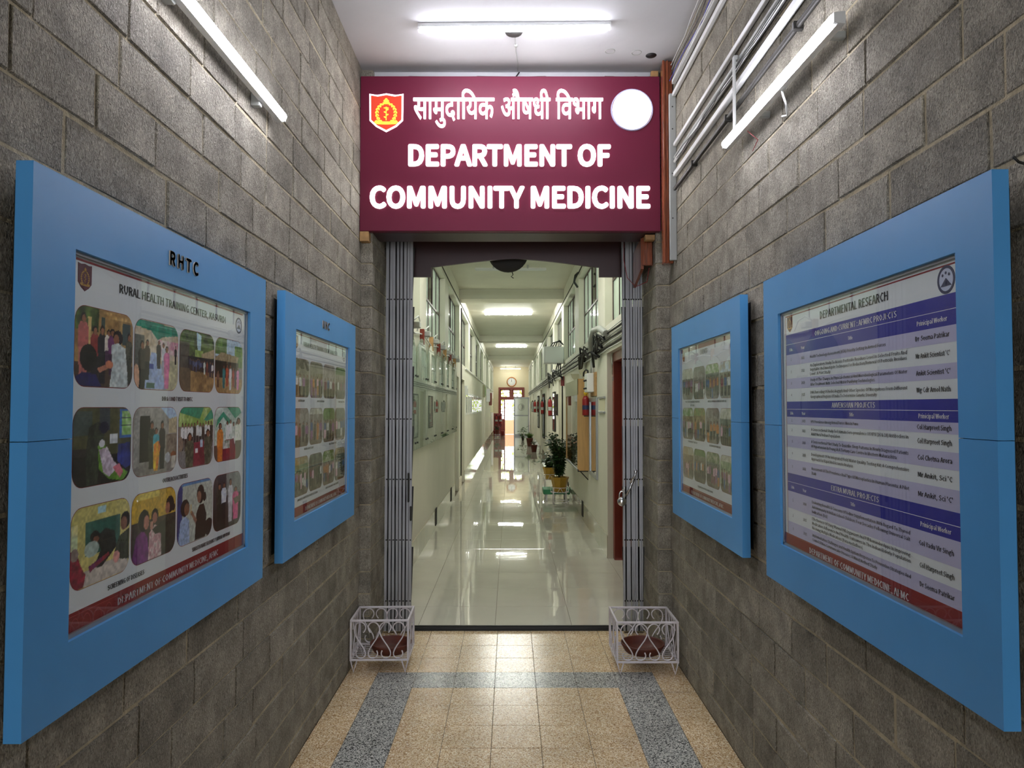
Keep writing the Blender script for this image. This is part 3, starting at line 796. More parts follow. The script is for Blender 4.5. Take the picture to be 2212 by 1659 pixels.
# wooden casing beside the sign
t = root('wooden_casing', (1.06, 4.74, 2.66), 'tall varnished red wood casing between the sign and the stone wall', 'casing')
obj('board', MB().bbox(1.036, 1.10, 4.715, 4.79, 2.665, 4.05, .004), M['wood'], t)
obj('molding', MB().bbox(1.03, 1.045, 4.70, 4.716, 2.665, 4.05, .003).bbox(1.056, 1.070, 4.704, 4.716, 2.665, 4.05, .003), M['wood'], t)
t = root('casing_return', (.97, 4.95, 2.68), 'red wood casing piece with mouldings under the corner of the maroon sign', 'casing')
obj('front_board', MB().bbox(.935, 1.008, 4.96, 4.985, 2.70, 2.90, .003), M['wood'], t)
obj('molding', MB().bbox(.945, .955, 4.945, 4.96, 2.70, 2.90, .002).bbox(.99, 1.0, 4.945, 4.96, 2.70, 2.90, .002), M['wood'], t)
obj('side_board', MB().add([(.93, 4.99, 2.68), (.93, 5.31, 2.60), (.93, 5.31, 2.86), (.93, 4.99, 2.90), (.95, 4.99, 2.68), (.95, 5.31, 2.60), (.95, 5.31, 2.86), (.95, 4.99, 2.90)],
    [(0, 1, 2, 3), (4, 7, 6, 5), (0, 4, 5, 1), (1, 5, 6, 2), (2, 6, 7, 3), (3, 7, 4, 0)]), M['wood'], t)
obj('batten', MB().bbox(.94, 1.008, 4.875, 4.93, 2.862, 2.90, .003), M['wood2'], t)
t = root('grey_channel', (1.08, 4.64, 2.67), 'pale grey metal channel on the edge of the wooden casing', 'channel')
obj('strip', MB().bbox(1.060, 1.103, 4.632, 4.66, 2.67, 3.79, .002), M['greyp'], t)
sc = MB()
for z in (2.95, 3.25, 3.55, 3.7): sc.lathe([(0, -.002), (.004, -.002), (.005, 0)], 1.075 + (z * 7 % 1 - .5) * .012, 4.632, z, 8, 'y')
obj('screw', sc, M['gated'], t)
obj('timber_block', MB().bbox(-1.038, -.975, 4.80, 4.868, 2.835, 2.903, .003), M['wood2'], label='small raw timber block under the corner of the maroon sign', cat='block')
obj('timber_block', MB().bbox(.98, 1.03, 4.83, 4.868, 3.99, 4.04, .003), M['wood2'], label='small raw timber block above the sign next to the wooden casing', cat='block')
obj('red_wire', MB().tube([(.86, 5.3, 2.95), (.85, 5.25, 2.8), (.87, 5.22, 2.66), (.92, 5.15, 2.58), (.985, 5.05, 2.60), (.99, 5.0, 2.69)], .0025, 6), M['redp'], label='thin loose red wire looping below the wooden casing', cat='wire')

# ------------------------------------------------------------------ conduits on the stone wall
def run(name, z0, y0, y1, size, m, lab, rnd=False, x=None, group='conduits on the stone wall', sag=0):
    x = XR - .016 if x is None else x
    if rnd:
        pts = [(x, y0 + (y1 - y0) * i / 12, z0 + sag * math.sin(i * 1.9)) for i in range(13)]
        mb = MB().tube(pts, size, 10)
    else: mb = MB().bbox(x - size * .45, x + size * .45, y0, y1, z0 - size / 2, z0 + size / 2, .003)
    return obj(name, mb, m, label=lab, cat='conduit')
c = run('conduit', 3.135, .2, 4.60, .012, M['gated'], 'dark round conduit, lowest of the run on the stone wall', True, XR - .022)
for yy in (1.6, 2.6, 3.45, 4.1): obj('clamp', MB().bbox(XR - .04, XR, yy, yy + .02, 3.118, 3.152, .003), M['gated'], c)
run('trunking', 3.235, .2, 4.61, .030, M['whitepl'], 'white square trunking just above the dark round conduit')
run('conduit', 3.325, .2, 4.61, .011, M['whitepl'], 'white round conduit above the lowest trunking', True, sag=.003)
run('conduit', 3.352, .2, 4.61, .010, M['greyp'], 'grey round conduit touching the white one above the lowest trunking', True, sag=.002)
run('trunking', 3.435, .2, 4.61, .024, M['whitepl'], 'white square trunking, topmost of the lower four runs')
run('trunking', 3.78, .2, 4.63, .026, M['whitepl'], 'white trunking near the ceiling, lower of the upper pair')
run('trunking', 3.865, .2, 4.63, .030, M['whitepl'], 'white trunking close under the ceiling, upper of the upper pair')
rr = random.Random(8)
for i in range(5):
    z = 3.84 + .035 * i; pts = [(XR - .03 - rr.random() * .02, .3 + 4.3 * k / 24, z + rr.uniform(-.018, .018)) for k in range(25)]
    obj('wire', MB().tube(pts, .0028, 5), [M['whitepl'], M['bluep'], M['black'], M['greyp'], M['whitepl']][i], label='%s loose wire strung along the upper trunking near the ceiling' % ['thin white', 'thin blue', 'thin black', 'thin grey', 'topmost white'][i], cat='wire')
for i in range(3):
    z = 3.29 + .012 * i; pts = [(XR - .03 - rr.random() * .01, .5 + 4.0 * k / 24, z + rr.uniform(-.012, .012)) for k in range(25)]
    obj('wire', MB().tube(pts, .0025, 5), [M['black'], M['gated'], M['black']][i], label='%s wire tangled between the lower trunkings' % ['lowest dark', 'middle dark', 'uppermost dark'][i], cat='wire')
obj('metal_strap', MB().bbox(XR - .05, XR - .042, 3.27, 3.30, 2.98, 3.36, .002).bbox(XR - .045, XR, 3.27, 3.30, 3.34, 3.36, .002), M['greyp'], label='vertical metal strap across the lower conduits above the tube light', cat='strap')

# ------------------------------------------------------------------ folding gates
def gate(name, x0, x1, n, label, seed):
    rr = random.Random(seed); t = root(name, ((x0 + x1) / 2, 5.36, 0.012), label, 'gate')
    wv = (x1 - x0) / n
    for i in range(n):
        xc = x0 + wv * (i + .5) + rr.uniform(-.003, .003); tilt = rr.uniform(-.004, .004); h = wv * (.33 + rr.random() * .07)
        for yy, nm in ((5.335, 'bar'),):
            mb = MB(); z0, z1 = .015, 2.97
            vs = [(xc - h + tilt, yy, z0), (xc + h + tilt, yy, z0), (xc + h + tilt, yy + .012, z0), (xc - h + tilt, yy + .012, z0),
                  (xc - h - tilt, yy, z1), (xc + h - tilt, yy, z1), (xc + h - tilt, yy + .012, z1), (xc - h - tilt, yy + .012, z1)]
            mb.add(vs, [(0, 3, 2, 1), (4, 5, 6, 7), (0, 1, 5, 4), (1, 2, 6, 5), (2, 3, 7, 6), (3, 0, 4, 7)])
            mb.box(xc - h + tilt, xc - h + tilt + .003, yy + .012, yy + .03, z0, z1)
            obj(nm, mb, M['gate'], t)
    rv = MB(); lat = MB()
    for j in range(7):
        z = .24 + .455 * j
        if z > 2.9: break
        for i in range(n):
            xc = x0 + wv * (i + .5); rv.lathe([(0, -.005), (.004, -.005), (.006, 0)], xc, 5.335, z, 8, 'y')
            zt = min(2.95, z + .40)
            for q in (-1, 1):
                vs = [(xc - .008, 5.352, z), (xc + .008, 5.352, z), (xc + q * .5 * wv + .008, 5.352, zt), (xc + q * .5 * wv - .008, 5.352, zt)]
                lat.add(vs + [(a, b + .004, c) for a, b, c in vs], [(0, 1, 2, 3), (4, 7, 6, 5), (0, 4, 5, 1), (1, 5, 6, 2), (2, 6, 7, 3), (3, 7, 4, 0)])
    obj('rivets', rv, M['gated'], t); obj('folded_lattice', lat, M['gated'], t)
    obj('back_bars', sum_boxes([(x0 + wv * (i + .55), x0 + wv * (i + 1.2), 5.372, 5.384, .015, 2.97) for i in range(n - 1)]), M['gated'], t)
    obj('bottom_roller', MB().bbox(x0, x1, 5.34, 5.38, .012, .03, .003), M['gated'], t)
    return t
def sum_boxes(l):
    mb = MB()
    for b in l: mb.box(*b)
    return mb
gL = gate('folding_gate', PL + .012, -.742, 8, 'grey folding metal gate gathered at the jamb beside the honour boards', 31)
gR = gate('folding_gate', .852, PR - .008, 8, 'grey folding metal gate with the padlock, gathered at the jamb by the red-brown door', 32)
obj('handle', MB().bbox(-.775, -.762, 5.31, 5.334, .98, 1.2, .004).bbox(-.758, -.745, 5.315, 5.334, .84, .95, .004), M['gated'], gL)
obj('bolt', MB().tube([(.90, 5.325, 1.12), (.935, 5.32, 1.18), (.95, 5.318, 1.22)], .007, 8).tube([(.868, 5.325, 1.02), (.93, 5.32, 1.15)], .009, 8).lathe([(0, -.012), (.012, -.012), (.014, 0)], .945, 5.334, 1.21, 10, 'y'), M['chrome'], gR)
t = root('padlock', (.838, 5.31, .95), 'round chrome padlock hanging from the gate bolt', 'padlock')
obj('body', MB().lathe([(0, -.016), (.026, -.015), (.034, -.008), (.034, .008), (.026, .015), (0, .016)], .838, 5.315, .985, 24, 'y'), M['chrome'], t)
obj('shackle', MB().tube([(.818, 5.315, 1.0)] + [(.838 + .02 * math.cos(a), 5.315, 1.035 + .028 * math.sin(a)) for a in [PI - k * PI / 8 for k in range(9)]] + [(.858, 5.315, 1.0)], .005, 8), M['chrome'], t)
obj('chain', MB().tube([(.848 + .006 * math.cos(a), 5.318, 1.065 + .012 * math.sin(a)) for a in [k * PI / 4 for k in range(8)]], .003, 6, closed=True).tube([(.858, 5.318 + .006 * math.cos(a), 1.08 + .012 * math.sin(a)) for a in [k * PI / 4 for k in range(8)]], .003, 6, closed=True), M['chrome'], t)

# ------------------------------------------------------------------ printed photographs (flat prints, colour stored per point)
def vnoise(x, y, seed=0):
    xi, yi = math.floor(x), math.floor(y); fx, fy = x - xi, y - yi
    fx = fx * fx * (3 - 2 * fx); fy = fy * fy * (3 - 2 * fy)
    def h(a, b):
        n = (a * 374761393 + b * 668265263 + seed * 1274126177) & 0xffffffff; n = ((n ^ (n >> 13)) * 1103515245) & 0xffffffff
        return ((n ^ (n >> 16)) & 0xffff) / 65535
    return (h(xi, yi) * (1 - fx) + h(xi + 1, yi) * fx) * (1 - fy) + (h(xi, yi + 1) * (1 - fx) + h(xi + 1, yi + 1) * fx) * fy

def hx(s): return tuple(int(s[i:i + 2], 16) / 255 for i in (0, 2, 4))
def inpoly(x, y, P):
    c = False; j = len(P) - 1
    for i in range(len(P)):
        xi, yi = P[i]; xj, yj = P[j]
        if (yi > y) != (yj > y) and x < (xj - xi) * (y - yi) / (yj - yi) + xi: c = not c
        j = i
    return c
# shapes: ('r',x0,y0,x1,y1,c[,c2,scale]) ('e',cx,cy,rx,ry,c[,c2,s]) ('p',[..],c[,c2,s]); y runs down from the top
def person(cx, top, h, w, shirt, low, hair='141010', skin='8a5a40', camo=None):
    hr = h * .075
    s = [('p', [(cx - w * .5, top + h * .24), (cx - w * .28, top + h * .16), (cx + w * .28, top + h * .16), (cx + w * .5, top + h * .24), (cx + w * .46, top + h * .58), (cx - w * .46, top + h * .58)], shirt, camo, 22),
         ('p', [(cx - w * .42, top + h * .55), (cx + w * .42, top + h * .55), (cx + w * .36, top + h), (cx - w * .36, top + h)], low, camo, 22),
         ('e', cx, top + h * .085, w * .26, hr * 1.1, hair), ('e', cx + w * .03, top + h * .105, w * .19, hr * .85, skin)]
    return s
def crowd(x0, x1, top, h, n, seed, cols, w=.06):
    rr = random.Random(seed); s = []
    for i in range(n):
        x = x0 + (x1 - x0) * (i + .5) / n; s += person(x, top + rr.uniform(-.02, .03), h * rr.uniform(.9, 1.1), w, rr.choice(cols), rr.choice(['202028', '3a2e2a', rr.choice(cols)]))
    return s
CAMO = '5a6048'
PH = [
 [('r', 0, 0, 1, 1, 'a88850', '8a6a3c', 6), ('r', 0, 0, .38, .3, '2a3a1c', '5d7a35', 9), ('r', .42, .1, .48, .3, '39504a'), ('r', .8, .12, .95, .42, '3a4a48'), ('r', .5, .02, 1, .1, 'c8a868', 'a07840', 12), ('r', .2, .12, .26, .6, 'c8b070'), ('r', 0, .7, 1, 1, '4a3a2c')]
  + person(.13, .08, .78, .17, 'b0605c', 'b56a62') + person(.32, .22, .7, .16, '8c3030', '1c1820') + person(.44, .2, .75, .15, '20202a', '181820') + person(.55, .24, .5, .14, 'd8d0c4', '503050') + person(.62, .22, .62, .16, '6c2e68', '3a1c3c') + person(.93, .24, .7, .14, '5a5a48', '3c4034', camo='2c3024')
  + [('e', .72, .33, .09, .1, '181214'), ('e', .69, .36, .05, .07, '8a5a40'), ('p', [(.6, .44), (.72, .4), (.86, .46), (.9, .75), (.92, 1), (.58, 1), (.62, .7)], 'ccd6d4', 'a8b6b6', 14), ('e', .22, .64, .14, .17, '0c0a0c'), ('p', [(0, .9), (.12, .82), (.34, .84), (.44, 1), (0, 1)], '1e1c5a'), ('p', [(.36, .76), (.58, .68), (.62, .72), (.4, .82)], 'a8705a'), ('e', .57, .7, .07, .05, 'c07858')],
 [('r', 0, 0, 1, 1, 'b8a888', 'c8c0ac', 8), ('r', .5, .25, 1, .45, 'c88ca0', 'd8d0c8', 9), ('p', [(0, 0), (1, .02), (1, .14), (.62, .2), (.5, .26), (.35, .14), (0, .1)], '2a9678', '1f7a66', 10), ('r', .68, .55, 1, 1, 'c4c49c', 'a8a888', 8), ('r', 0, .22, .2, 1, '5e625a')]
  + [('p', [(.36, .45), (.52, .45), (.72, 1), (.18, 1)], 'a9bedd', '8ca4cc', 10), ('r', .32, .62, .42, .7, '3c50a0'), ('r', .26, .9, .44, .98, '406a58')] + person(.16, .3, .75, .17, '3c382e', '14100f') + person(.27, .27, .6, .12, '4a4034', '1c1a18') + person(.53, .26, .42, .11, '1e1c20', '17161a') + person(.64, .28, .5, .1, 'c8ccd4', '9aa0b0') + person(.72, .32, .66, .14, 'c86c9c', 'd070a0') + person(.94, .3, .3, .06, '303030', '28282a') + [('e', .04, .85, .07, .2, 'd0a888')],
 [('r', 0, 0, 1, .5, '34422a', '5f7a40', 11), ('p', [(.46, 0), (.6, .05), (.58, .3), (.52, .36), (.47, .2)], 'b4d4e8'), ('r', .42, .3, .66, .42, '7ea04c', 'a8c070', 12), ('p', [(.6, .36), (1, .24), (1, .4), (.62, .44)], 'a89878'), ('r', 0, .2, .26, .7, '44423e', '57544c', 6), ('r', .22, .42, 1, .66, '16161c', '22242c', 14), ('r', 0, .66, 1, 1, 'a08454', '6c5636', 5), ('r', .0, .62, .3, 1, '5c5240', '6a5e48', 5)]
  + crowd(.26, .66, .45, .2, 9, 3, ['2a3050', '3c4468', '505a80'], .04) + person(.7, .46, .24, .06, 'c8d0c8', 'b8c0b8') + person(.78, .46, .25, .06, '8a4030', '70302a') + person(.88, .46, .28, .07, '24284c', '1c2040') + person(.95, .47, .28, .06, 'e0e0e8', '30303c'),
 [('r', 0, 0, 1, .34, 'b8d0e0', 'a0b8c8', 3), ('r', 0, 0, .4, .3, '4a6a34', '6c9048', 10), ('r', .7, .1, 1, .5, '4c7434', '7ca048', 10), ('p', [(0, .38), (.2, .26), (.86, .3), (.8, .42), (0, .42)], 'a09070', '8a7a5c', 12), ('r', 0, .42, .85, .72, '1c1814', '2c241c', 7), ('r', .4, .42, .44, .72, '6a5a44'), ('r', 0, .72, 1, 1, 'b09464', '94784c', 6)]
  + person(.3, .48, .44, .1, '2c8080', '2a7474') + person(.42, .46, .42, .1, 'b85030', 'a84428') + person(.54, .46, .48, .1, 'd8dcdc', 'c4cccc') + person(.65, .5, .38, .08, 'a84838', '983c34') + person(.73, .5, .4, .08, '60606c', '50505c') + person(.83, .48, .45, .1, 'd080b0', 'c874a8') + person(.1, .6, .3, .1, '785040', '503828'),
 [('r', 0, 0, 1, 1, '46482a', '555434', 5), ('r', 0, .05, .3, .35, '3c4a44', '4c5a54', 4), ('r', .42, .0, .6, .3, '3a4248'), ('r', .78, .02, 1, .42, '3c6cb0'), ('r', .82, .04, 1, .38, 'c8dcc0', '7cae54', 9), ('r', .8, .14, 1, .15, '303c40'), ('r', .8, .24, 1, .25, '303c40'), ('r', 0, .52, .3, .62, '2c2824'), ('r', 0, .62, 1, 1, '15130f', '1d1a16', 8)]
  + [('p', [(.25, .25), (.4, .18), (.52, .26), (.48, .5), (.42, .62), (.4, 1), (.22, 1), (.2, .6)], '3c4434', '22281e', 16), ('e', .5, .26, .08, .08, '101230'), ('r', .6, .35, .74, .48, 'c8d0d4'), ('p', [(.4, .5), (.52, .48), (.6, .7), (.95, .9), (.85, 1), (.6, .95), (.42, .8)], '6ca034', '5a8a2c', 8), ('p', [(.42, .55), (.56, .52), (.68, .72), (.78, .8), (.6, .92), (.5, .85)], 'd8d0dc', 'a898a8', 16), ('p', [(.66, .8), (.78, .76), (.86, .88), (.8, .96)], 'c87080'), ('e', .47, .47, .05, .05, 'd8dce0'), ('p', [(.76, .5), (.98, .48), (1, .8), (.9, .84), (.74, .72)], '283890', '1a2460', 9)],
 [('r', 0, 0, 1, 1, '8c8c84', 'a0a098', 6), ('p', [(.6, 0), (1, 0), (1, .2), (.8, .17)], 'a8c4dc'), ('p', [(.8, .18), (1, .14), (1, .4), (.8, .4)], 'b8b090'), ('r', .14, .12, .36, .8, '14120f'), ('p', [(0, .88), (.3, .8), (1, .84), (1, 1), (0, 1)], '7c7a72', '8a8880', 8), ('r', .72, .42, 1, .85, '6c6458', '8c8474', 10), ('e', .78, .78, .07, .08, 'a8b0b4'), ('e', .92, .74, .07, .05, '8a5a3a'), ('r', .87, .76, .98, .95, 'b8b8ac')]
  + person(.4, .2, .72, .16, '4c5040', '3c4234', camo='2a2e24') + person(.64, .2, .74, .15, '2a2426', '1a181c') + person(.5, .3, .62, .15, '3aa0b0', 'd8b828') + [('p', [(.44, .55), (.56, .5), (.6, .6), (.54, .95), (.46, .95)], 'dcc030', 'c85028', 7)],
 [('r', 0, 0, 1, .4, '7ca048', 'b0c880', 9), ('p', [(.05, 0), (.7, 0), (.58, .2), (.3, .14), (0, .08)], '2a9070'), ('p', [(.7, .22), (.95, .02), (1, .02), (1, .2), (.8, .24)], '2e9878'), ('r', 0, .32, 1, .62, '605c54', '8a867c', 12)]
  + crowd(.06, .98, .24, .44, 11, 5, ['e0e4e4', 'd4dcdc', 'c8d0d0', '30302c'], .08) + [('p', [(.4, .6), (.72, .58), (.8, 1), (.36, 1)], '701c30', '8a2840', 6), ('r', .46, .7, .54, .78, 'd8dce8'), ('r', .6, .56, .68, .68, 'a8c0d8')] + person(.3, .42, .85, .24, '6a7058', '6a7058', camo='3c4234') + person(.84, .38, .8, .24, '6a7058', '5c6450', camo='3c4234') + [('e', .05, .6, .08, .12, '8a7868')],
 [('r', 0, 0, 1, 1, 'c0ccc4', 'a8bcb0', 5), ('p', [(.1, .22), (.3, .08), (.6, .26), (.5, .32), (.3, .18), (.05, .38)], '2e9878'), ('p', [(.44, 0), (1, 0), (1, .1), (.75, .22)], '2a9070'), ('r', 0, .7, 1, 1, '5c4c40')]
  + crowd(.4, .98, .25, .5, 5, 9, ['d8e0d8', 'b8c4bc'], .14) + [('p', [(.3, .62), (.7, .6), (.84, 1), (.2, 1)], '8c1c30', '742438', 6), ('r', .3, .62, .55, .78, 'c8ccc8', '7c8c7c', 12)] + person(.2, .28, .8, .22, 'd08030', 'c87428') + person(.88, .2, .82, .28, 'd8e0cc', '5c5040'),
 [('r', 0, 0, 1, 1, 'c8c078', 'bab46c', 3), ('r', .22, .2, .82, .62, '2c5c50', '38685c', 4), ('r', .42, .03, .56, .12, 'a8d0d8'), ('r', 0, .2, .1, .55, 'b8c8a0', 'd4c888', 6), ('p', [(.2, .8), (.95, .76), (1, 1), (.12, 1)], 'b4aea4', 'c0bab0', 6)]
  + [('p', [(.4, .42), (.55, .33), (.72, .4), (.76, .62), (.5, .82), (.36, .8), (.48, .6)], '1c1c1c', '2c2e2c', 14), ('e', .38, .4, .08, .07, '201c1a'), ('e', .4, .44, .05, .04, '7a4c3c'), ('e', .33, .55, .12, .1, 'a0b4ac'), ('p', [(.28, .76), (.62, .66), (.64, .7), (.3, .84)], '8c2838', '602c6c', 9), ('p', [(0, .5), (.1, .55), (.16, .72), (.24, .85), (.2, 1), (0, 1)], 'a02840', '6c2030', 14), ('e', .06, .56, .06, .08, '8a7c74'), ('p', [(.8, .5), (1, .42), (1, .85), (.86, .82), (.7, .74)], '3c4430', '262c1e', 14), ('e', .92, .3, .09, .12, '181412'), ('e', .89, .34, .06, .09, '7c5440'), ('e', .76, .76, .06, .08, 'c89088')],
 [('r', 0, 0, 1, 1, 'c8a83c', 'bc9c38', 3), ('r', 0, .4, 1, 1, '4a4034', '383028', 7), ('r', .1, 0, .6, .1, 'd0c060')]
  + [('p', [(.02, .9), (.1, .6), (.24, .52), (.34, .66), (.38, 1), (0, 1)], '7c2c80', '5c2460', 8), ('e', .26, .4, .12, .16, '141012'), ('e', .31, .43, .06, .1, 'b07868'), ('p', [(.38, .6), (.5, .5), (.64, .56), (.66, 1), (.36, 1)], 'b08088', 'd0c4c0', 22), ('e', .5, .37, .08, .11, '1a1414'), ('e', .5, .4, .055, .08, 'a87060'), ('p', [(.44, .56), (.7, .48), (.84, .42), (1, .5), (1, 1), (.7, 1), (.66, .66), (.5, .64)], '26261e', '363a2c', 16), ('e', .86, .26, .1, .13, '141212'), ('e', .8, .31, .055, .09, 'a06c58'), ('e', .94, .32, .05, .06, '141212'), ('r', .4, .44, .46, .56, 'b88878')],
 [('r', 0, 0, 1, 1, 'a8b0a4', 'b4bcb0', 3), ('r', 0, 0, .13, 1, '303c78'), ('r', .1, .0, 1, .04, '5888b8')]
  + [('p', [(.02, 1), (.08, .6), (.2, .52), (.32, .62), (.34, 1)], 'a4b8d4', '8ca4c4', 12), ('e', .2, .4, .12, .14, '161212'), ('e', .25, .43, .07, .1, '7c5440'), ('p', [(.48, 1), (.52, .55), (.6, .42), (.74, .42), (.82, .6), (.8, 1)], '0e0e10'), ('e', .64, .24, .11, .16, '100e10'), ('e', .6, .28, .06, .1, '8c6450'), ('e', .76, .3, .05, .08, '100e10'), ('p', [(.34, .5), (.4, .48), (.54, .66), (.5, .72)], '8c6450'), ('r', .35, .36, .38, .52, 'b89c50'), ('e', .9, .85, .14, .15, '0c0c0e')],
 [('r', 0, 0, 1, 1, '34343a', '404046', 4), ('r', .45, 0, 1, .4, '848c88', '747c78', 4), ('r', 0, .6, 1, 1, '24221f', '2e2c28', 6)]
  + person(.2, .14, .7, .22, '3a3c30', '26261f', camo='20221a') + person(.36, .14, .68, .18, 'ccd4e0', '17171b') + person(.6, .1, .82, .18, 'c8ccd0', 'b8b8bc') + person(.8, .28, .62, .24, 'd0588c', 'd05088', hair='20181a') + [('p', [(.7, .5), (1, .46), (1, .58), (.78, .62)], '6a5a4c')],
]
def rand_photo(seed):
    rr = random.Random(seed); bgs = [('8a8a72', '6a6a54'), ('a08c5c', '6c5a3c'), ('6c8460', '9cae84'), ('7c7468', '98948a'), ('545c50', '737c6c')]
    a, b = rr.choice(bgs); s = [('r', 0, 0, 1, 1, a, b, 7)]
    if rr.random() < .6: s.append(('r', 0, 0, 1, rr.uniform(.15, .35), rr.choice(['b8ccd8', '4c6c34', '9c8c5c', 'c0c4b4']), rr.choice(['6c8c48', 'a8a890']), 9))
    s.append(('r', 0, rr.uniform(.7, .8), 1, 1, rr.choice(['6c5c48', '8c8c80', '4c4438']), '7c7464', 6))
    n = rr.choice([3, 4, 6, 7]); s += crowd(.05, .97, rr.uniform(.3, .42), rr.uniform(.45, .62), n, seed * 3 + 1, ['c8ccc8', '7c3048', '3c5c8c', 'b87838', '504838', '8c5c88', '3a4a38', 'd0a8b8'], .75 / n)
    return s

PM = bpy.data.materials.new('photo print'); PM.use_nodes = True
_nt = PM.node_tree; _at = _nt.nodes.new('ShaderNodeAttribute'); _at.attribute_name = 'print'
_nt.links.new(_at.outputs['Color'], _nt.nodes['Principled BSDF'].inputs['Base Color']); _nt.nodes['Principled BSDF'].inputs['Roughness'].default_value = 0.4

def photo(parent, u0, u1, v0, v1, y, shapes, nx, ny, rad, seed):
    W, H = u1 - u0, v1 - v0; pre = []
    for s in shapes:
        k = s[0]
        if k == 'r': bb = s[1:5]; c = s[5:]
        elif k == 'e': bb = (s[1] - s[3], s[2] - s[4], s[1] + s[3], s[2] + s[4]); c = s[5:]
        else:
            P = s[1]; bb = (min(p[0] for p in P), min(p[1] for p in P), max(p[0] for p in P), max(p[1] for p in P)); c = s[2:]
        c1 = hx(c[0]); c2 = hx(c[1]) if len(c) > 1 and c[1] else None; sc = c[2] if len(c) > 2 else 6
        pre.append((k, bb, s, c1, c2, sc))
    pre.reverse()
    vs = []; cols = []
    for j in range(ny + 1):
        tv = j / ny; v = v0 + H * tv; d = min(v - v0, v1 - v); ins = 0
        if d < rad: ins = rad - math.sqrt(max(0, rad * rad - (rad - d) ** 2))
        for i in range(nx + 1):
            u = u0 + ins + (W - 2 * ins) * i / nx
            vs.append((u, y, v)); x = (u - u0) / W; yy = 1 - tv
            col = (.5, .5, .5)
            for (k, bb, s, c1, c2, sc) in pre:
                if not (bb[0] <= x <= bb[2] and bb[1] <= yy <= bb[3]): continue
                if k == 'e' and ((x - s[1]) / s[3]) ** 2 + ((yy - s[2]) / s[4]) ** 2 > 1: continue
                if k == 'p' and not inpoly(x, yy, s[1]): continue
                if c2:
                    t_ = vnoise(x * sc, yy * sc * .8, seed) * .6 + vnoise(x * sc * 2.7, yy * sc * 2.2, seed + 5) * .4; t_ = max(0, min(1, (t_ - .3) * 2.5))
                    col = tuple(a * (1 - t_) + b * t_ for a, b in zip(c1, c2))
                else: col = c1
                break
            n_ = 1.0 + .28 * vnoise(x * 34, yy * 30, seed + 9)
            cols.append(tuple(lin(tuple(min(1, q * n_) for q in col))))
    mb = MB(); mb.v = vs
    mb.f = [(j * (nx + 1) + i, j * (nx + 1) + i + 1, (j + 1) * (nx + 1) + i + 1, (j + 1) * (nx + 1) + i) for j in range(ny) for i in range(nx)]; mb.sm = [False] * len(mb.f)
    o = obj('photo_print', mb, PM, parent, local=True, fixn=False)
    at = o.data.color_attributes.new('print', 'FLOAT_COLOR', 'POINT')
    at.data.foreach_set('color', [c for q in cols for c in (*q, 1.0)])
    return o

def seal(parent, cu, cv, r, y, dark):
    a = MB().lathe([(r * .80, 0), (r, 0), (r, -.0008), (r * .8, -.0008), (r * .8, 0)], cu, y, cv, 32, 'y', False)
    o = obj('seal', a, dark, parent, local=True)
    b = MB().lathe([(0, -.0004), (r * .8, -.0004)], cu, y, cv, 32, 'y', False)
    o2 = obj('seal_field', b, M['sealp'], parent, local=True)
    c = MB().prism([(cu - r * .62, cv - r * .45), (cu + r * .62, cv - r * .45), (cu, cv + r * .12)], 'y', y - .0012, y - .0006)
    for k in range(3): c.lathe([(0, -.0012), (r * .11, -.0012)], cu + (k - 1) * r * .36, y, cv + r * (.34 + (.14 if k == 1 else 0)), 10, 'y', False)
    c.prism([(cu - r * .05, cv - r * .45), (cu + r * .05, cv - r * .45), (cu + r * .03, cv - r * .1), (cu - r * .03, cv - r * .1)], 'y', y - .0018, y - .0012)
    obj('seal_mark', c, dark, parent, local=True)

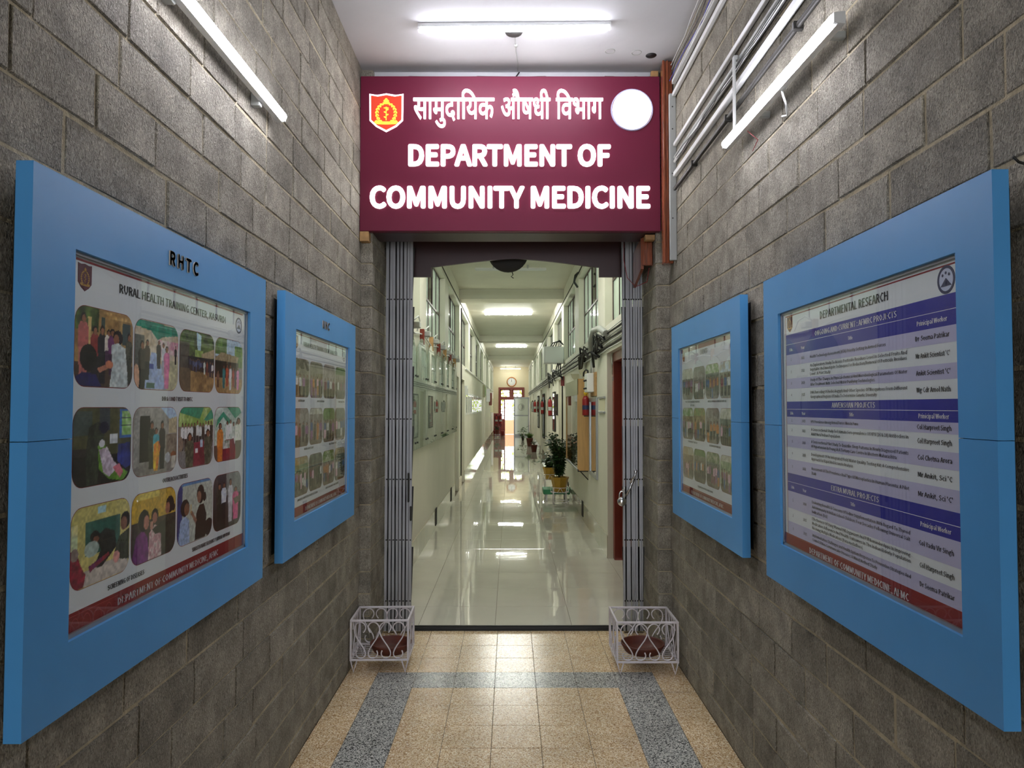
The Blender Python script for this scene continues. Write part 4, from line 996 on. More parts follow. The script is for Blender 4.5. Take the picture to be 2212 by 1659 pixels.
FW, FH, OW0, OW1, OZ0, OZ1 = 1.365, 1.175, .145, 1.205, .152, 1.025
ZB = 1.028
def board(label, x_face, y_near, side, front_off, wid=FW, o0=OW0, o1=OW1, title=None):
    """blue glazed photo board; local x runs along the reading direction, local y into the wall"""
    if side == 'L': loc = (x_face, y_near, ZB); rz = PI / 2
    else: loc = (x_face, y_near + wid, ZB); rz = -PI / 2
    t = root('photo_board', loc, label, 'photo board', 'blue photo boards on the stone walls', rz)
    th = .036
    b = .002
    hs = .40 * FH
    # four rails with a visible butt joint half way up each stile
    zj = .60
    up = [(0, zj + .0008), (o0, zj + .0008), (o0, OZ1), (o1, OZ1), (o1, zj + .0008), (wid, zj + .0008), (wid, FH), (0, FH)]
    lo = [(0, 0), (wid, 0), (wid, zj - .0008), (o1, zj - .0008), (o1, OZ0), (o0, OZ0), (o0, zj - .0008), (0, zj - .0008)]
    obj('upper_frame', MB().prism(up, 'y', 0, th), M['blue'], t, local=True)
    obj('lower_frame', MB().prism(lo, 'y', 0, th), M['blue'], t, local=True)
    # inner lip and back board
    lp = MB(); e = .012
    lp.box(o0 - .001, o1 + .001, th - .004, th + .02, OZ1 - e + .012, OZ1 + .01).box(o0 - .001, o1 + .001, th - .004, th + .02, OZ0 - .01, OZ0)
    lp.box(o0 - .01, o0, th - .004, th + .02, OZ0, OZ1).box(o1, o1 + .01, th - .004, th + .02, OZ0, OZ1)
    obj('rebate', lp, M['blue'], t, local=True)
    obj('back', MB().bbox(.03, wid - .03, th + .0205, th + .024, .03, FH - .03, .001), M['gated'], t, local=True)
    py = .018
    po = obj('poster', MB().box(o0 + .004, o1 - .004, py, py + .002, OZ0 + .004, OZ1 - .004), M['white'], t, local=True)
    bead = MB()
    for (a0, a1, z0, z1) in ((o0, o1, OZ0, OZ0 + .010), (o0, o0 + .008, OZ0, OZ1), (o1 - .008, o1, OZ0, OZ1), (o0, o1, OZ1 - .008, OZ1)): bead.box(a0, a1, .010, .0165, z0, z1)
    obj('glazing_bead', bead, M['alum'], t, local=True)
    obj('glass', MB().box(o0 + .008, o1 - .008, .011, .0125, OZ0 + .010, OZ1 - .008), M['glass'], t, local=True)
    return t, po, o0, py
def Z(z): return z - ZB

def words_on(po, items, y, default_m='blackp'):
    by = {}
    for it in items:
        body, u, z, h, w_, al = it[:6]; mn = it[6] if len(it) > 6 else default_m; bd = it[7] if len(it) > 7 else .012
        by.setdefault(mn, MB()); put_text(by[mn], body, u, Z(z), h, w_, al, y, bd, 1)
    for mn, mb in by.items(): obj('printed_text', mb, M[mn], po, local=True, fixn=False)

# board 1: RHTC
BOARD_BLUE = 'blue photo board of the rural health training centre'
def steel_letters(t, body, u0, u1, z0, z1):
    letters(' '.join(body), u0, u1, 0, 0, .0026, M['steel'], 'letter', True, 0, t, .0035, 3, zfit=(Z(z0), Z(z1)), local=True)
def photo_poster(t, po, o0, y, title, tu0, tu1, colsU, rowsZ, caps_, foot, hi, seed0, red_top=True, crest_u=(.037, .091), seal_u=.993, tz=1.988, titleh=.023):
    o = o0
    yy = y - .0004
    red = MB()
    if red_top: red.box(o + .03, o + 1.03, y - .0005, y, Z(2.041), Z(2.036))
    else: red.box(o + .006, o + 1.054, y - .0005, y, Z(2.022), Z(2.048))
    fb = MB().box(o + .006, o + 1.054, y - .0006, y, Z(1.184), Z(1.232))
    obj('footer_band', fb, M['redp'], po, local=True); obj('top_rule', red, M['redp'], po, local=True)
    pt = MB()
    for cx_ in (.05, .095, .14, .185):
        n_ = 12
        for k in range(n_):
            a0, a1 = PI * k / n_, PI * (k + 1) / n_; r0 = .016
            pt.add([(o + cx_ + r0 * math.cos(a0), y - .0008, Z(1.19) + r0 * 1.6 * math.sin(a0)), (o + cx_ + (r0 + .0012) * math.cos(a0), y - .0008, Z(1.19) + (r0 + .0012) * 1.6 * math.sin(a0)), (o + cx_ + (r0 + .0012) * math.cos(a1), y - .0008, Z(1.19) + (r0 + .0012) * 1.6 * math.sin(a1)), (o + cx_ + r0 * math.cos(a1), y - .0008, Z(1.19) + r0 * 1.6 * math.sin(a1))], [(0, 1, 2, 3)])
    pt.box(o + .02, o + .23, y - .0008, y - .0006, Z(1.223), Z(1.2245))
    obj('footer_ornament', pt, M['redl'], po, local=True, fixn=False)
    items = [(title, o + tu0, tz, titleh, tu1 - tu0, 'l', 'blackp', .034)] + [(b_, o + a_, z_, h_, w__, 'l', 'blackp', .045) for (b_, a_, z_, h_, w__) in caps_] + [(foot, o + .226, 1.1975, .019, .61, 'l', 'whitep', .03)]
    words_on(po, items, yy - .0006)
    k = 0
    for r, (z1, z0) in enumerate(rowsZ):
        for c_, (a, b_) in enumerate(colsU):
            bd = MB(); rad = .038
            # thin maroon keyline behind the photo
            n_ = 6; pl = []
            for (cx_, cz_, s0) in ((b_ - rad, z1 - rad, 0), (a + rad, z1 - rad, 1), (a + rad, z0 + rad, 2), (b_ - rad, z0 + rad, 3)):
                for q in range(n_ + 1):
                    an = PI / 2 * (s0 + q / n_); pl.append((o + cx_ + (rad + .0013) * math.cos(an), Z(cz_) + (rad + .0013) * math.sin(an)))
            bd.add([(p[0], y - .0003, p[1]) for p in pl], [tuple(range(len(pl)))]); obj('keyline', bd, M['redp'], po, local=True, fixn=False)
            if hi: photo(po, o + a, o + b_, Z(z0), Z(z1), y - .0006, PH[k], 92, 78, rad, seed0 + k)
            else: photo(po, o + a, o + b_, Z(z0), Z(z1), y - .0006, rand_photo(seed0 + k), 30, 40, rad, seed0 + k)
            k += 1
    crest(po, o + (crest_u[0] + crest_u[1]) / 2, Z(2.0), .054, .064, y, M['crestp'], M['goldp'], M['crestp'], d=.0004)
    seal(po, o + seal_u, Z(1.995), .029, y, M['navyp'])

CU = [(.03, .275), (.285, .527), (.539, .783), (.793, 1.03)]
t, po, o0, py = board('blue photo board lettered RHTC with a dozen rounded photographs', -.975, 1.425, 'L', 0)
photo_poster(t, po, o0, py, 'RURAL HEALTH TRAINING CENTER, KASURDI', .209, .874, CU, [(1.935, 1.747), (1.697, 1.512), (1.465, 1.278)],
    [('DIR & COMDT VISIT TO RHTC', .436, 1.716, .0125, .192), ('OUTREACH ACTIVITIES', .446, 1.482, .0125, .156), ('SCREENING OF DISEASES', .18, 1.2465, .0125, .173), ('SWASTH NARI SASHAKT PARIVAR ABHIYAN', .639, 1.2465, .0125, .295)],
    'DEPARTMENT OF COMMUNITY MEDICINE, AFMC', True, 100)
steel_letters(t, 'RHTC', .572, .757, 2.103, 2.147)
# crest() and seal() above were given world-like local coordinates of the poster

t, po, o0, py = board('blue photo board lettered UHC, with an urban health centre poster', -.975, 3.035, 'L', 0, 1.375, .158, 1.218)
photo_poster(t, po, o0, py, 'URBAN HEALTH TRAINING CENTRE NANA PETH', .17, .83, CU, [(1.925, 1.745), (1.69, 1.51), (1.46, 1.28)],
    [('NUTRITION CAMP', .10, 1.722, .010, .10), ('WORLD HEALTH DAY', .42, 1.722, .010, .14), ('HAND WASHING', .86, 1.722, .010, .15), ('WORLD HEALTH DAY', .20, 1.49, .010, .16), ('HEALTHY BABY SHOW', .66, 1.49, .010, .17), ('AWARENESS ON MENSTRUAL HYGIENE & NUTRITION', .10, 1.257, .010, .34), ('HEALTH TALK AGAINST TOBACCO ABUSE', .60, 1.257, .010, .28)],
    'DEPARTMENT OF COMMUNITY MEDICINE, AFMC', False, 200)
steel_letters(t, 'UHC', .60, .735, 2.105, 2.147)

t, po, o0, py = board('blue photo board holding the events poster', 1.03, 3.145, 'R', 0, 1.345, .175, 1.20)
photo_poster(t, po, o0, py, 'EVENTS', .44, .58, CU, [(1.92, 1.742), (1.69, 1.51), (1.46, 1.28)],
    [('PUBLIC HEALTH CONCLAVE CONFERENCE', .10, 1.722, .010, .32), ('DEC 2023', .22, 1.702, .010, .08), ('MEDICAL ENTOMOLOGY WORKSHOP MAY 2025', .58, 1.722, .010, .32), ('PHD WORKSHOP JUNE 2025', .16, 1.49, .010, .20), ('HSQ WORKSHOP APR 2025', .60, 1.49, .010, .20), ('CELEBRATION OF PUBLIC HEALTH DAYS', .36, 1.25, .010, .30)],
    'DEPARTMENT OF COMMUNITY MEDICINE, AFMC', False, 300, red_top=False)

# board 4: departmental research table
t, po, o0, py = board('blue photo board holding the departmental research table', 1.02, 1.475, 'R', 0, 1.35, .15, 1.222)
o = o0 + .004; y = py
def band(z0, z1, m, a=.03, b_=1.044, d=.0005, nm='table_band'): obj(nm, MB().box(o + a, o + b_, y - d, y, Z(z0), Z(z1)), M[m], po, local=True)
for z0, z1 in ((1.892, 1.967), (1.662, 1.718), (1.387, 1.453)): band(z0, z1, 'bluep')
for z0, z1 in ((1.852, 1.892), (1.765, 1.803), (1.634, 1.662), (1.55, 1.592), (1.453, 1.505), (1.324, 1.387), (1.228, 1.275)): band(z0, z1, 'lilac')
for z in (1.930, 1.690, 1.421): band(z - .0007, z + .0007, 'whitep', d=.0008, nm='rule')
band(1.178, 1.228, 'redp', -.001, 1.060)
for (a, b_, z0, z1) in ((.025, 1.05, 2.034, 2.038), (1.047, 1.050, 1.228, 2.034), (.025, .0275, 1.228, 2.034)): band(z0, z1, 'redp', a, b_, nm='border')
it = [('DEPARTMENTAL RESEARCH', o + .535, 1.992, .026, .425, 'c', 'blackp', .034),
      ('ONGOING AND CURRENT : AFMRC PROJECTS', o + .535, 1.940, .0175, .51, 'c', 'whitep', .036), ('ANVENSHAN PROJECTS', o + .535, 1.696, .0165, .27, 'c', 'whitep', .036), ('EXTRA MURAL PROJECTS', o + .535, 1.429, .0165, .295, 'c', 'whitep', .036),
      ('DEPARTMENT OF COMMUNITY MEDICINE, AFMC', o + .52, 1.192, .020, .61, 'c', 'whitep', .036)]
for z in (1.904, 1.670, 1.398):
    it += [('S.No.', o + .077, z, .0105, .032, 'c', 'whitep', .04), ('Year', o + .18, z, .0105, .03, 'c', 'whitep', .04), ('Title', o + .53, z, .0105, .03, 'c', 'whitep', .04), ('Prinicipal Worker', o + .945, z, .012, .125, 'c', 'whitep', .04)]
def row(no, yr, lines, who, zt, zb, h=.0098, step=.0155):
    zc = (zt + zb) / 2
    it.append((no, o + .077, zc - .004, .0095, None, 'c', 'blackp', .022)); it.append((yr, o + .18, zc - .004, .0095, None, 'c', 'blackp', .022))
    n_ = len(lines); z = zc + (n_ - 1) * step / 2 - h / 2
    for i, l in enumerate(lines):
        wd = .595 if i < n_ - 1 else min(.595, len(l) * .00735)
        it.append((l, o + .24, z - i * step, h, wd, 'l', 'blackp', .018))
    it.append((who, o + .945, zc - .006, .0125, min(.14, len(who) * .0088), 'c', 'blackp', .022))
row('1', '2021', ['Health Technology Assessment (HTA) Priority Setting In Armed Forces'], 'Dr  Seema Patrikar', 1.892, 1.852)
row('2', '2022', ['An Exploratory Study To Assess Pesticide Residues Level In Selected Fruits And', 'Vegetables And Investigate Techniques For Reduction/Removal Of Pesticide Residues', 'Level : A Pilot Study'], "Mr Ankit Scientist 'C'", 1.852, 1.803, step=.0148)
row('3', '2019', ['Study Of The Changes In Physical-chemical And Microbiological Parameters Of Water', 'After Treatment With Selected Water Purifying Technologies.'], "Ankit Scientist 'C'", 1.803, 1.765)
row('4', '2025', ['DNA Barcoding Of Aedes Aegypti And Other Species Of Mosquitoes From Different', 'Geographical Regions Of India To Determine Genetic Diversity'], 'Wg Cdr Amol Nath', 1.765, 1.718)
row('1', '2023', ['HPV Prevalence Among Armed Forces Men In Pune'], 'Col Harpreet Singh', 1.662, 1.634)
row('2', '2023', ['A Cross-sectional Study To Estimate Sero-prevalence Of HPV (16 & 18) Antibodies In', 'Adult Rural Indian Population'], 'Col Harpreet Singh', 1.634, 1.592)
row('3', '2023', ['A Cross-sectional Pilot Study To Describe Sleep Patterns In Newly Diagnosed Patients', 'Of Hypertension In Young At A Tertiary Care Centre In Western Maharashtra'], 'Col Chetna Arora', 1.592, 1.55)
row('4', '2023', ['Development Of An Integrated Field Water Quality Testing Kit: A Comprehensive', 'Approach For Rapid And Accurate Analysis'], "Mr Ankit, Sci 'C", 1.55, 1.505)
row('5', '2023', ['Assessment Of The Prevalence And Type Of Microplastics In Human Placenta: A Pilot', 'Study'], "Mr Ankit, Sci 'C'", 1.505, 1.453)
row('1', '2024', ['Evaluating Benefits & Concerns Of Iodine Supplementation With Regard To Thyroid', 'Autoimmunity In Indian School Children: Four Decades Following Universal Salt', 'Iodisation (Usi)'], 'Col Yadu Vir Singh', 1.387, 1.324, step=.0165)
row('2', '2025', ['Effectiveness Of Using Manual Pill Organizers And Pill Reminder Apps In Improving', 'Medication Adherence And Health Outcomes In The Indian Elderly Population', 'Receiving Multiple Medications (Pora-medadhere)'], 'Col Harpreet Singh', 1.324, 1.275, step=.0155)
row('3', '2025', ['Implementation Challenges and Health System Response To Preventive Strategies And', 'Control Of Non-Communicable Diseases: A Mixed Method Study'], 'Dr Seema Patrikar', 1.275, 1.228)
words_on(po, it, y - .0012)
crest(po, o + .066, Z(2.005), .05, .06, y, M['crestp'], M['goldp'], M['goldp'], d=.0004)
seal(po, o + 1.005, Z(2.002), .034, y, M['navyp'])

obj('wall_hook', MB().tube([(XR + .003, 1.49, 2.218), (1.085, 1.485, 2.222), (1.07, 1.48, 2.232)], .003, 6), M['gated'], label='small bent metal hook in the wall above the research table board', cat='hook')
# ------------------------------------------------------------------ plant stands with clay saucers
def heart_curve(w_, h_):
    """one open scroll: curls in at the top middle, swells, tapers and curls out at the foot (left half)"""
    pts = []
    for k in range(7):
        a = -0.2 + k * .42; r = .42 * w_ * (1 - .0 * k)
        pts.append((-.10 * w_ - .0 * k + .16 * w_ * math.cos(PI + a * 0) * 0, 0))
    return pts
HS = [(-.13, .70), (-.07, .76), (-.035, .85), (-.09, .95), (-.22, 1.0), (-.36, .965), (-.455, .86), (-.46, .73), (-.39, .58), (-.27, .44), (-.14, .30), (-.055, .17), (-.05, .07), (-.14, .0), (-.26, -.005), (-.36, .04), (-.40, .12), (-.36, .20)]
def smooth(P, n=2):
    for _ in range(n):
        q = [P[0]]
        for a, b in zip(P[:-1], P[1:]):
            q += [(a[0] * .75 + b[0] * .25, a[1] * .75 + b[1] * .25), (a[0] * .25 + b[0] * .75, a[1] * .25 + b[1] * .75)]
        P = q + [P[-1]]
    return P
HSS = smooth(HS, 1)
def plant_stand(loc, w_, d_, label, rz=0):
    t = root('plant_stand', loc, label, 'plant stand', 'white scroll plant stands at the doorway', rz)
    zb, zt = .082, .330; r = .0055; x0, x1, y0, y1 = -w_ / 2, w_ / 2, -d_ / 2, d_ / 2
    def bar(a, b, nm='rail'):
        mb = MB(); A, B = Vector(a), Vector(b)
        lo = [min(A[i], B[i]) - .006 for i in range(3)]; hi_ = [max(A[i], B[i]) + .006 for i in range(3)]
        for i in range(3):
            if abs(A[i] - B[i]) > .02: lo[i] = min(A[i], B[i]) - (.006 if i != 2 else 0); hi_[i] = max(A[i], B[i]) + (.006 if i != 2 else 0)
        obj(nm, mb.bbox(lo[0], hi_[0], lo[1], hi_[1], lo[2], hi_[2], .0015), M['whitemt'], t, local=True)
    for z in (zb, zt):
        bar((x0, y0, z), (x1, y0, z)); bar((x0, y1, z), (x1, y1, z)); bar((x0, y0 + .014, z), (x0, y1 - .014, z)); bar((x1, y0 + .014, z), (x1, y1 - .014, z))
    for x in (x0, x1):
        for y in (y0, y1):
            bar((x, y, zb + .007), (x, y, zt - .007), 'post')
            sx = 1 if x < 0 else -1
            # V legs
            obj('leg', MB().tube([(x, y, zb - .004), (x + sx * .018, y, .004), (x + sx * .040, y, zb - .004)], .0048, 6), M['whitemt'], t, local=True)
    hh = zt - zb - .02
    for side in range(4):
        L_ = w_ if side < 2 else d_; hw = L_ * .46 / 1.0 * .5 * 2 / 2 * 1.0
        for c_ in (-.22, .22):
            mbs = MB()
            for q in (-1, 1):
                P = []
                for (u, v) in HSS:
                    uu = c_ * L_ + q * u * L_ * .48; P.append((uu, zb + .012 + v * hh))
                if side == 0: pts = [(p[0], y0, p[1]) for p in P]
                elif side == 1: pts = [(p[0], y1, p[1]) for p in P]
                elif side == 2: pts = [(x0, p[0], p[1]) for p in P]
                else: pts = [(x1, p[0], p[1]) for p in P]
                mbs.tube(pts, .0042, 6)
            obj('scroll', mbs, M['whitemt'], t, local=True)
    for k in range(8):
        yy = y0 + (k + 1) * d_ / 9
        obj('floor_rod', MB().tube([(x0, yy, zb + .004), (x1, yy, zb + .004)], .0032, 6), M['whitemt'], t, local=True)
    return t
def saucer(loc, label, r=.135):
    o = obj('saucer', MB().lathe([(0, 0), (r * .78, 0), (r * .84, .008), (r, .05), (r * 1.01, .058), (r * .96, .06), (r * .93, .052), (r * .8, .016), (0, .014)], 0, 0, 0, 32), M['terra'], label=label, cat='saucer', group='clay saucers in the plant stands', loc=loc)
    return o
# left stand touches wall and jamb, right stand likewise
plant_stand((-.842, 4.705, 0), .365, .305, 'white scrollwork plant stand at the foot of the jamb below the UHC board', .02)
saucer((-.79, 4.70, .0895), 'terracotta saucer inside the plant stand below the UHC board')
plant_stand((.868, 4.675, 0), .385, .335, 'white scrollwork plant stand at the foot of the jamb below the events board', 0)
saucer((.87, 4.685, .0895), 'terracotta saucer inside the plant stand below the events board', .142)

# ------------------------------------------------------------------ corridor: west (left) side
HB = 0.92
ys = [6.47 + HB * i for i in range(7)]
rr = random.Random(41)
for i, y0 in enumerate(ys):
    y1 = y0 + HB - .02; zc, zt, r_ = 1.25, 2.06, (HB - .02) / 2
    labs = ['nearest to the gate', 'second from the gate', 'third from the gate', 'fourth from the gate', 'fifth from the gate', 'sixth from the gate', 'last before the first doorway']
    t = root('honour_board', (CL + .03, (y0 + y1) / 2, zc), 'arched clear acrylic honour board with columns of names, ' + labs[i], 'honour board', 'arched acrylic honour boards on the corridor wall')
    poly = [(y0, zc), (y1, zc), (y1, zt)] + [((y0 + y1) / 2 + r_ * math.cos(PI * k / 14), zt + r_ * .88 * math.sin(PI * k / 14)) for k in range(1, 14)] + [(y0, zt)]
    obj('sheet', MB().prism(poly, 'x', CL + .040, CL + .046), M['acrylic'], t)
    tx = MB()
    tx.box(CL + .0385, CL + .0395, y0 + .2, y1 - .2, 2.20, 2.225).box(CL + .0385, CL + .0395, y0 + .1, y1 - .1, 2.10, 2.13)
    for c_ in range(3):
        for q in range(22):
            if rr.random() < .12: continue
            a = y0 + .10 + c_ * .26; tx.box(CL + .0385, CL + .0395, a, a + rr.uniform(.10, .19), 1.40 + q * .03, 1.412 + q * .03)
    obj('name_columns', tx, M['greyp'] if i % 2 else M['vent'], t, kind='stuff', fixn=False)
    st = MB()
    for (a, z) in ((y0 + .07, 1.32), (y1 - .07, 1.32), (y0 + .07, 2.02), (y1 - .07, 2.02)): obj('standoff', MB().lathe([(0, .054), (.011, .054), (.011, .004), (0, .004)], CL, a, z, 10, 'x'), M['black'], t)
    # picture lamp clamp above each board
    t2 = root('picture_lamp', (CL + .02, (y0 + y1) / 2, 2.47), 'brown bracket with small grey lamp above the honour board, ' + labs[i], 'picture lamp', 'bracket lamps above the honour boards')
    yc = (y0 + y1) / 2 + .12
    obj('bracket', MB().bbox(CL, CL + .05, yc, yc + .045, 2.40, 2.58, .004), M['maroond'] if i % 2 else M['wood2'], t2)
    obj('lamp_head', MB().bbox(CL + .03, CL + .11, yc + .05, yc + .17, 2.50, 2.56, .006), M['greyp'], t2)
    obj('arm', MB().tube([(CL + .04, yc + .03, 2.56), (CL + .09, yc + .10, 2.62), (CL + .08, yc + .3, 2.6), (CL + .02, yc + .55, 2.52)], .008, 6), M['whitepl'], t2)
obj('cable', MB().tube([(CL + .02, 6.0 + .35 * k, 2.50 + .03 * math.sin(k * 1.3)) for k in range(22)], .009, 6), M['whitepl'], label='white cable looping along the lamps above the honour boards', cat='cable')
for X, s, lab in ((CL, 1, 'thin dark cable clipped under the ceiling above the honour boards'), (CR, -1, 'thin dark cable clipped under the ceiling above the display cabinet')):
    obj('ceiling_cable', MB().tube([(X + s * .008, 5.6 + 1.2 * k, 3.80 + .01 * math.sin(k)) for k in range(31)], .007, 6), M['vent'], label=lab, cat='cable')
obj('sill_conduit', MB().tube([(CL + .02, 15.9 + k * 1.2, 2.55) for k in range(22)], .014, 8), M['whitepl'], label='pale conduit along the window sills past the cream doorways', cat='conduit')
pp = obj('downpipe', MB().tube([(CL + .02, 14.4, FZ + .26), (CL + .02, 14.4, ZH)], .012, 8), M['vent'], label='thin vertical pipe between the two cream doorways', cat='pipe')
# row of glazed frames beyond the doors (bright with the reflection of the far door)
for i in range(10):
    y0 = 16.1 + i * .86
    t = root('framed_portrait', (CL + .02, y0 + .2, 1.48), 'white framed glazed portrait, %s in the long row past the cream doorways' % ['first', 'second', 'third', 'fourth', 'fifth', 'sixth', 'seventh', 'eighth', 'ninth', 'tenth and last'][i], 'portrait', 'row of white framed portraits')
    obj('frame', MB().bbox(CL, CL + .014, y0, y0 + .05, 1.50, 2.02, .003).bbox(CL, CL + .014, y0 + .40, y0 + .45, 1.50, 2.02, .003).bbox(CL, CL + .014, y0 + .05, y0 + .40, 1.50, 1.55, .003).bbox(CL, CL + .014, y0 + .05, y0 + .40, 1.97, 2.02, .003), M['whitepl'], t)
    obj('picture', MB().box(CL + .002, CL + .008, y0 + .05, y0 + .40, 1.55, 1.97), [M['ply'], M['navyp'], M['olive'], M['leaf2']][i % 4], t)
    obj('glass', MB().box(CL + .0125, CL + .0135, y0 + .05, y0 + .40, 1.55, 1.97), M['glass'], t)
t = root('switch_box', (CL + .05, 15.95, 2.0), 'small pale switch box on the wall beside the cream doorway', 'switch box')  # switch box with a rocker, not a lamp
obj('box', MB().bbox(CL, CL + .06, 15.8, 15.92, 1.95, 2.17, .006), M['whitepl'], t); obj('rocker', MB().bbox(CL + .06, CL + .07, 15.83, 15.89, 2.0, 2.1, .003), M['greyp'], t)
t = root('notice_board', (CL + .05, 29.6, 2.1), 'green notice box high on the wall beyond the portraits', 'notice board')
obj('case', MB().bbox(CL, CL + .08, 25.9, 27.0, 2.05, 2.5, .006), M['olive'], t); obj('face', MB().box(CL + .08, CL + .084, 26.0, 26.9, 2.1, 2.45), M['leaf2'], t)
for yy, z0, z1, m, lab in ((30.0, 1.9, 2.45, 'whitepl', 'white electrical cabinet on the wall beyond the green notice box'), (33.5, 1.75, 2.35, 'maroond', 'brown meter box on the wall beyond the white cabinet'), (36.0, 1.4, 2.1, 'paper', 'pale framed chart on the wall near the far door')):
    t = root('wall_box', (CL + .05, yy, z0), lab, 'wall box')
    obj('body', MB().bbox(CL, CL + .13, yy, yy + .6, z0, z1, .006), M[m], t); obj('door', MB().bbox(CL + .13, CL + .14, yy + .03, yy + .57, z0 + .03, z1 - .03, .003), M[m], t)

# fire point at the far left
t = root('fire_stand', (-.66, 40.3, FZ), 'red fire point stand with board and bucket hooks by the far door', 'fire stand')
obj('board', MB().bbox(-.98, -.50, 40.62, 40.66, .25, 1.30, .005), M['red'], t)
for x in (-.98, -.36):
    obj('post', MB().bbox(x, x + .04, 40.6, 40.64, FZ, 1.3 if x < -.9 else .75, .003), M['red'], t)
obj('foot', MB().bbox(-1.0, -.32, 40.57, 40.68, FZ, FZ + .03, .003), M['red'], t)
def extinguisher(loc, s, label, body='red', cap='black', hose=True, face='L'):
    t = root('fire_extinguisher', loc, label, 'fire extinguisher')
    x, y, z = loc
    r = (.075 if s > 1.05 or s < .65 else .052) * s; h = .42 * s
    obj('cylinder', MB().lathe([(0, 0), (r * .9, 0), (r, .012 * s), (r, h * .82), (r * .8, h * .93), (r * .4, h), (r * .3, h * 1.03)], x, y, z, 20), M[body], t)
    obj('label_band', MB().lathe([(r * 1.012, h * .30), (r * 1.012, h * .52)], x, y, z, 20), M['greyp' if cap != 'yellow' else 'navyp'], t)
    obj('valve', MB().lathe([(r * .3, h * 1.0), (r * .42, h * 1.02), (r * .42, h * 1.1), (r * .2, h * 1.14), (0, h * 1.14)], x, y, z, 14).bbox(x - r * .2, x + r * .2, y - r * 1.1, y + r * .4, z + h * 1.10, z + h * 1.16, .002), M[cap], t)
    if hose: obj('hose', MB().tube([(x - r * .3, y, z + h * 1.06), (x - r * 1.1, y, z + h * .98), (x - r * 1.25, y, z + h * .6), (x - r * 1.15, y, z + h * .3)], .008 * s, 6), M['black'], t)
    return t
for x, lab in ((-.82, 'red fire extinguisher on the fire point, the one beside the wall'), (-.58, 'red fire extinguisher on the fire point, the one nearer the door')):
    t = extinguisher((x, 40.53, .70), 1.1, lab); obj('wall_bracket', MB().bbox(x - .06, x + .06, 40.60, 40.62, .75, .80, .002).bbox(x - .06, x + .06, 40.46, 40.62, .685, .699, .002), M['gated'], t)
for x, lab in ((-.88, 'red fire bucket on the floor beside the wall at the fire point'), (-.46, 'red fire bucket on the floor beside the far door frame')):
    t = root('fire_bucket', (x, 40.45, FZ), lab, 'bucket', 'red fire buckets')
    obj('pail', MB().lathe([(0, .001), (.09, .001), (.13, .26), (.135, .265), (.125, .26), (.085, .012), (0, .012)], x, 40.45, FZ, 20), M['red'], t)
    obj('bail', MB().tube([(x + .13 * math.cos(a), 40.45, FZ + .26 + .10 * math.sin(a)) for a in [k * PI / 8 for k in range(9)]], .005, 6), M['gated'], t)

def potted(loc, name, label, pot_r, pot_h, pm, build, facets=24, soil=True, cat='potted plant', top=1.0, group=None):
    t = root(name, loc, label, cat, group); x, y, z = loc
    obj('pot', MB().lathe([(0, 0), (pot_r * .68, 0), (pot_r, pot_h * .88), (pot_r * 1.06, pot_h * .88), (pot_r * 1.06, pot_h), (pot_r * .94, pot_h), (pot_r * .9, pot_h * .85)], x, y, z, facets, smooth=facets > 12), pm, t)
    obj('soil', MB().lathe([(0, pot_h * .86), (pot_r * .93, pot_h * .86)], x, y, z, 20), M['soil'], t)
    build(t, x, y, z + pot_h * .86)
    return t
def bushy(seed, h, spread, nst, nl, sz, m='leaf', droop=0):
    def f(t, x, y, z):
        rr = random.Random(seed); st = MB(); lf = MB()
        for i in range(nst):
            a = rr.random() * 2 * PI; k = rr.uniform(.35, 1); dx, dy = min(math.cos(a) * spread * k, CR - .15 - x), math.sin(a) * spread * k; hh = h * rr.uniform(.55, 1) * (1.05 - .35 * k)
            P = [Vector((x + dx * q * q, y + dy * q * q, z + hh * q - droop * q * q * q)) for q in (0, .25, .5, .75, 1)]
            P[0] = Vector((x + dx * .08, y + dy * .08, z - .01))
            st.tube(P, [.007, .006, .005, .004, .002], 5)
            for j in range(nl):
                q = rr.uniform(.15, 1); b_ = min(3, int(q * 4)); p = P[b_].lerp(P[b_ + 1], q * 4 - b_)
                d = Vector((rr.gauss(0, 1), rr.gauss(0, 1), rr.uniform(-.5, .7))).normalized()
                leaf(lf, p + d * sz * .25, d, sz * rr.uniform(.7, 1.25), rr)
        obj('stems', st, M['stem'], t, kind='stuff', fixn=False); obj('leaves', lf, M[m], t, kind='stuff', fixn=False)
    return f
def wire_stand(loc, r, h, label, plate=True):
    t = root('pot_stand', loc, label, 'plant stand'); x, y, z = loc
    for zz, nm in ((h, 'top_ring'), (h * .72, 'mid_ring'), (h * .16, 'foot_ring')):
        obj(nm, MB().tube([(x + r * math.cos(a), y + r * math.sin(a), z + zz) for a in [k * PI / 14 for k in range(28)]], .005, 6, closed=True), M['whitemt'], t)
    for k in range(4):
        a = PI / 4 + k * PI / 2; obj('leg', MB().tube([(x + r * math.cos(a), y + r * math.sin(a), z + h), (x + r * math.cos(a), y + r * math.sin(a), z)], .006, 6), M['whitemt'], t)
        a2 = a + PI / 4; sc = MB()
        sc.tube([(x + r * math.cos(a2 + q * .32), y + r * math.sin(a2 + q * .32), z + h * .86 + h * .12 * math.cos(q * 3.1)) for q in (-1, -.6, -.2, .2, .6, 1)], .004, 5)
        obj('scroll', sc, M['whitemt'], t)
    obj('cross_rods', MB().tube([(x - r, y, z + h * .72), (x + r, y, z + h * .72)], .005, 6).tube([(x, y - r, z + h * .72), (x, y + r, z + h * .72)], .005, 6), M['whitemt'], t)
    return t
wire_stand((.84, 12.1, FZ), .155, .29, 'white wire pot stand holding the larger gold pot beside the display cabinet')
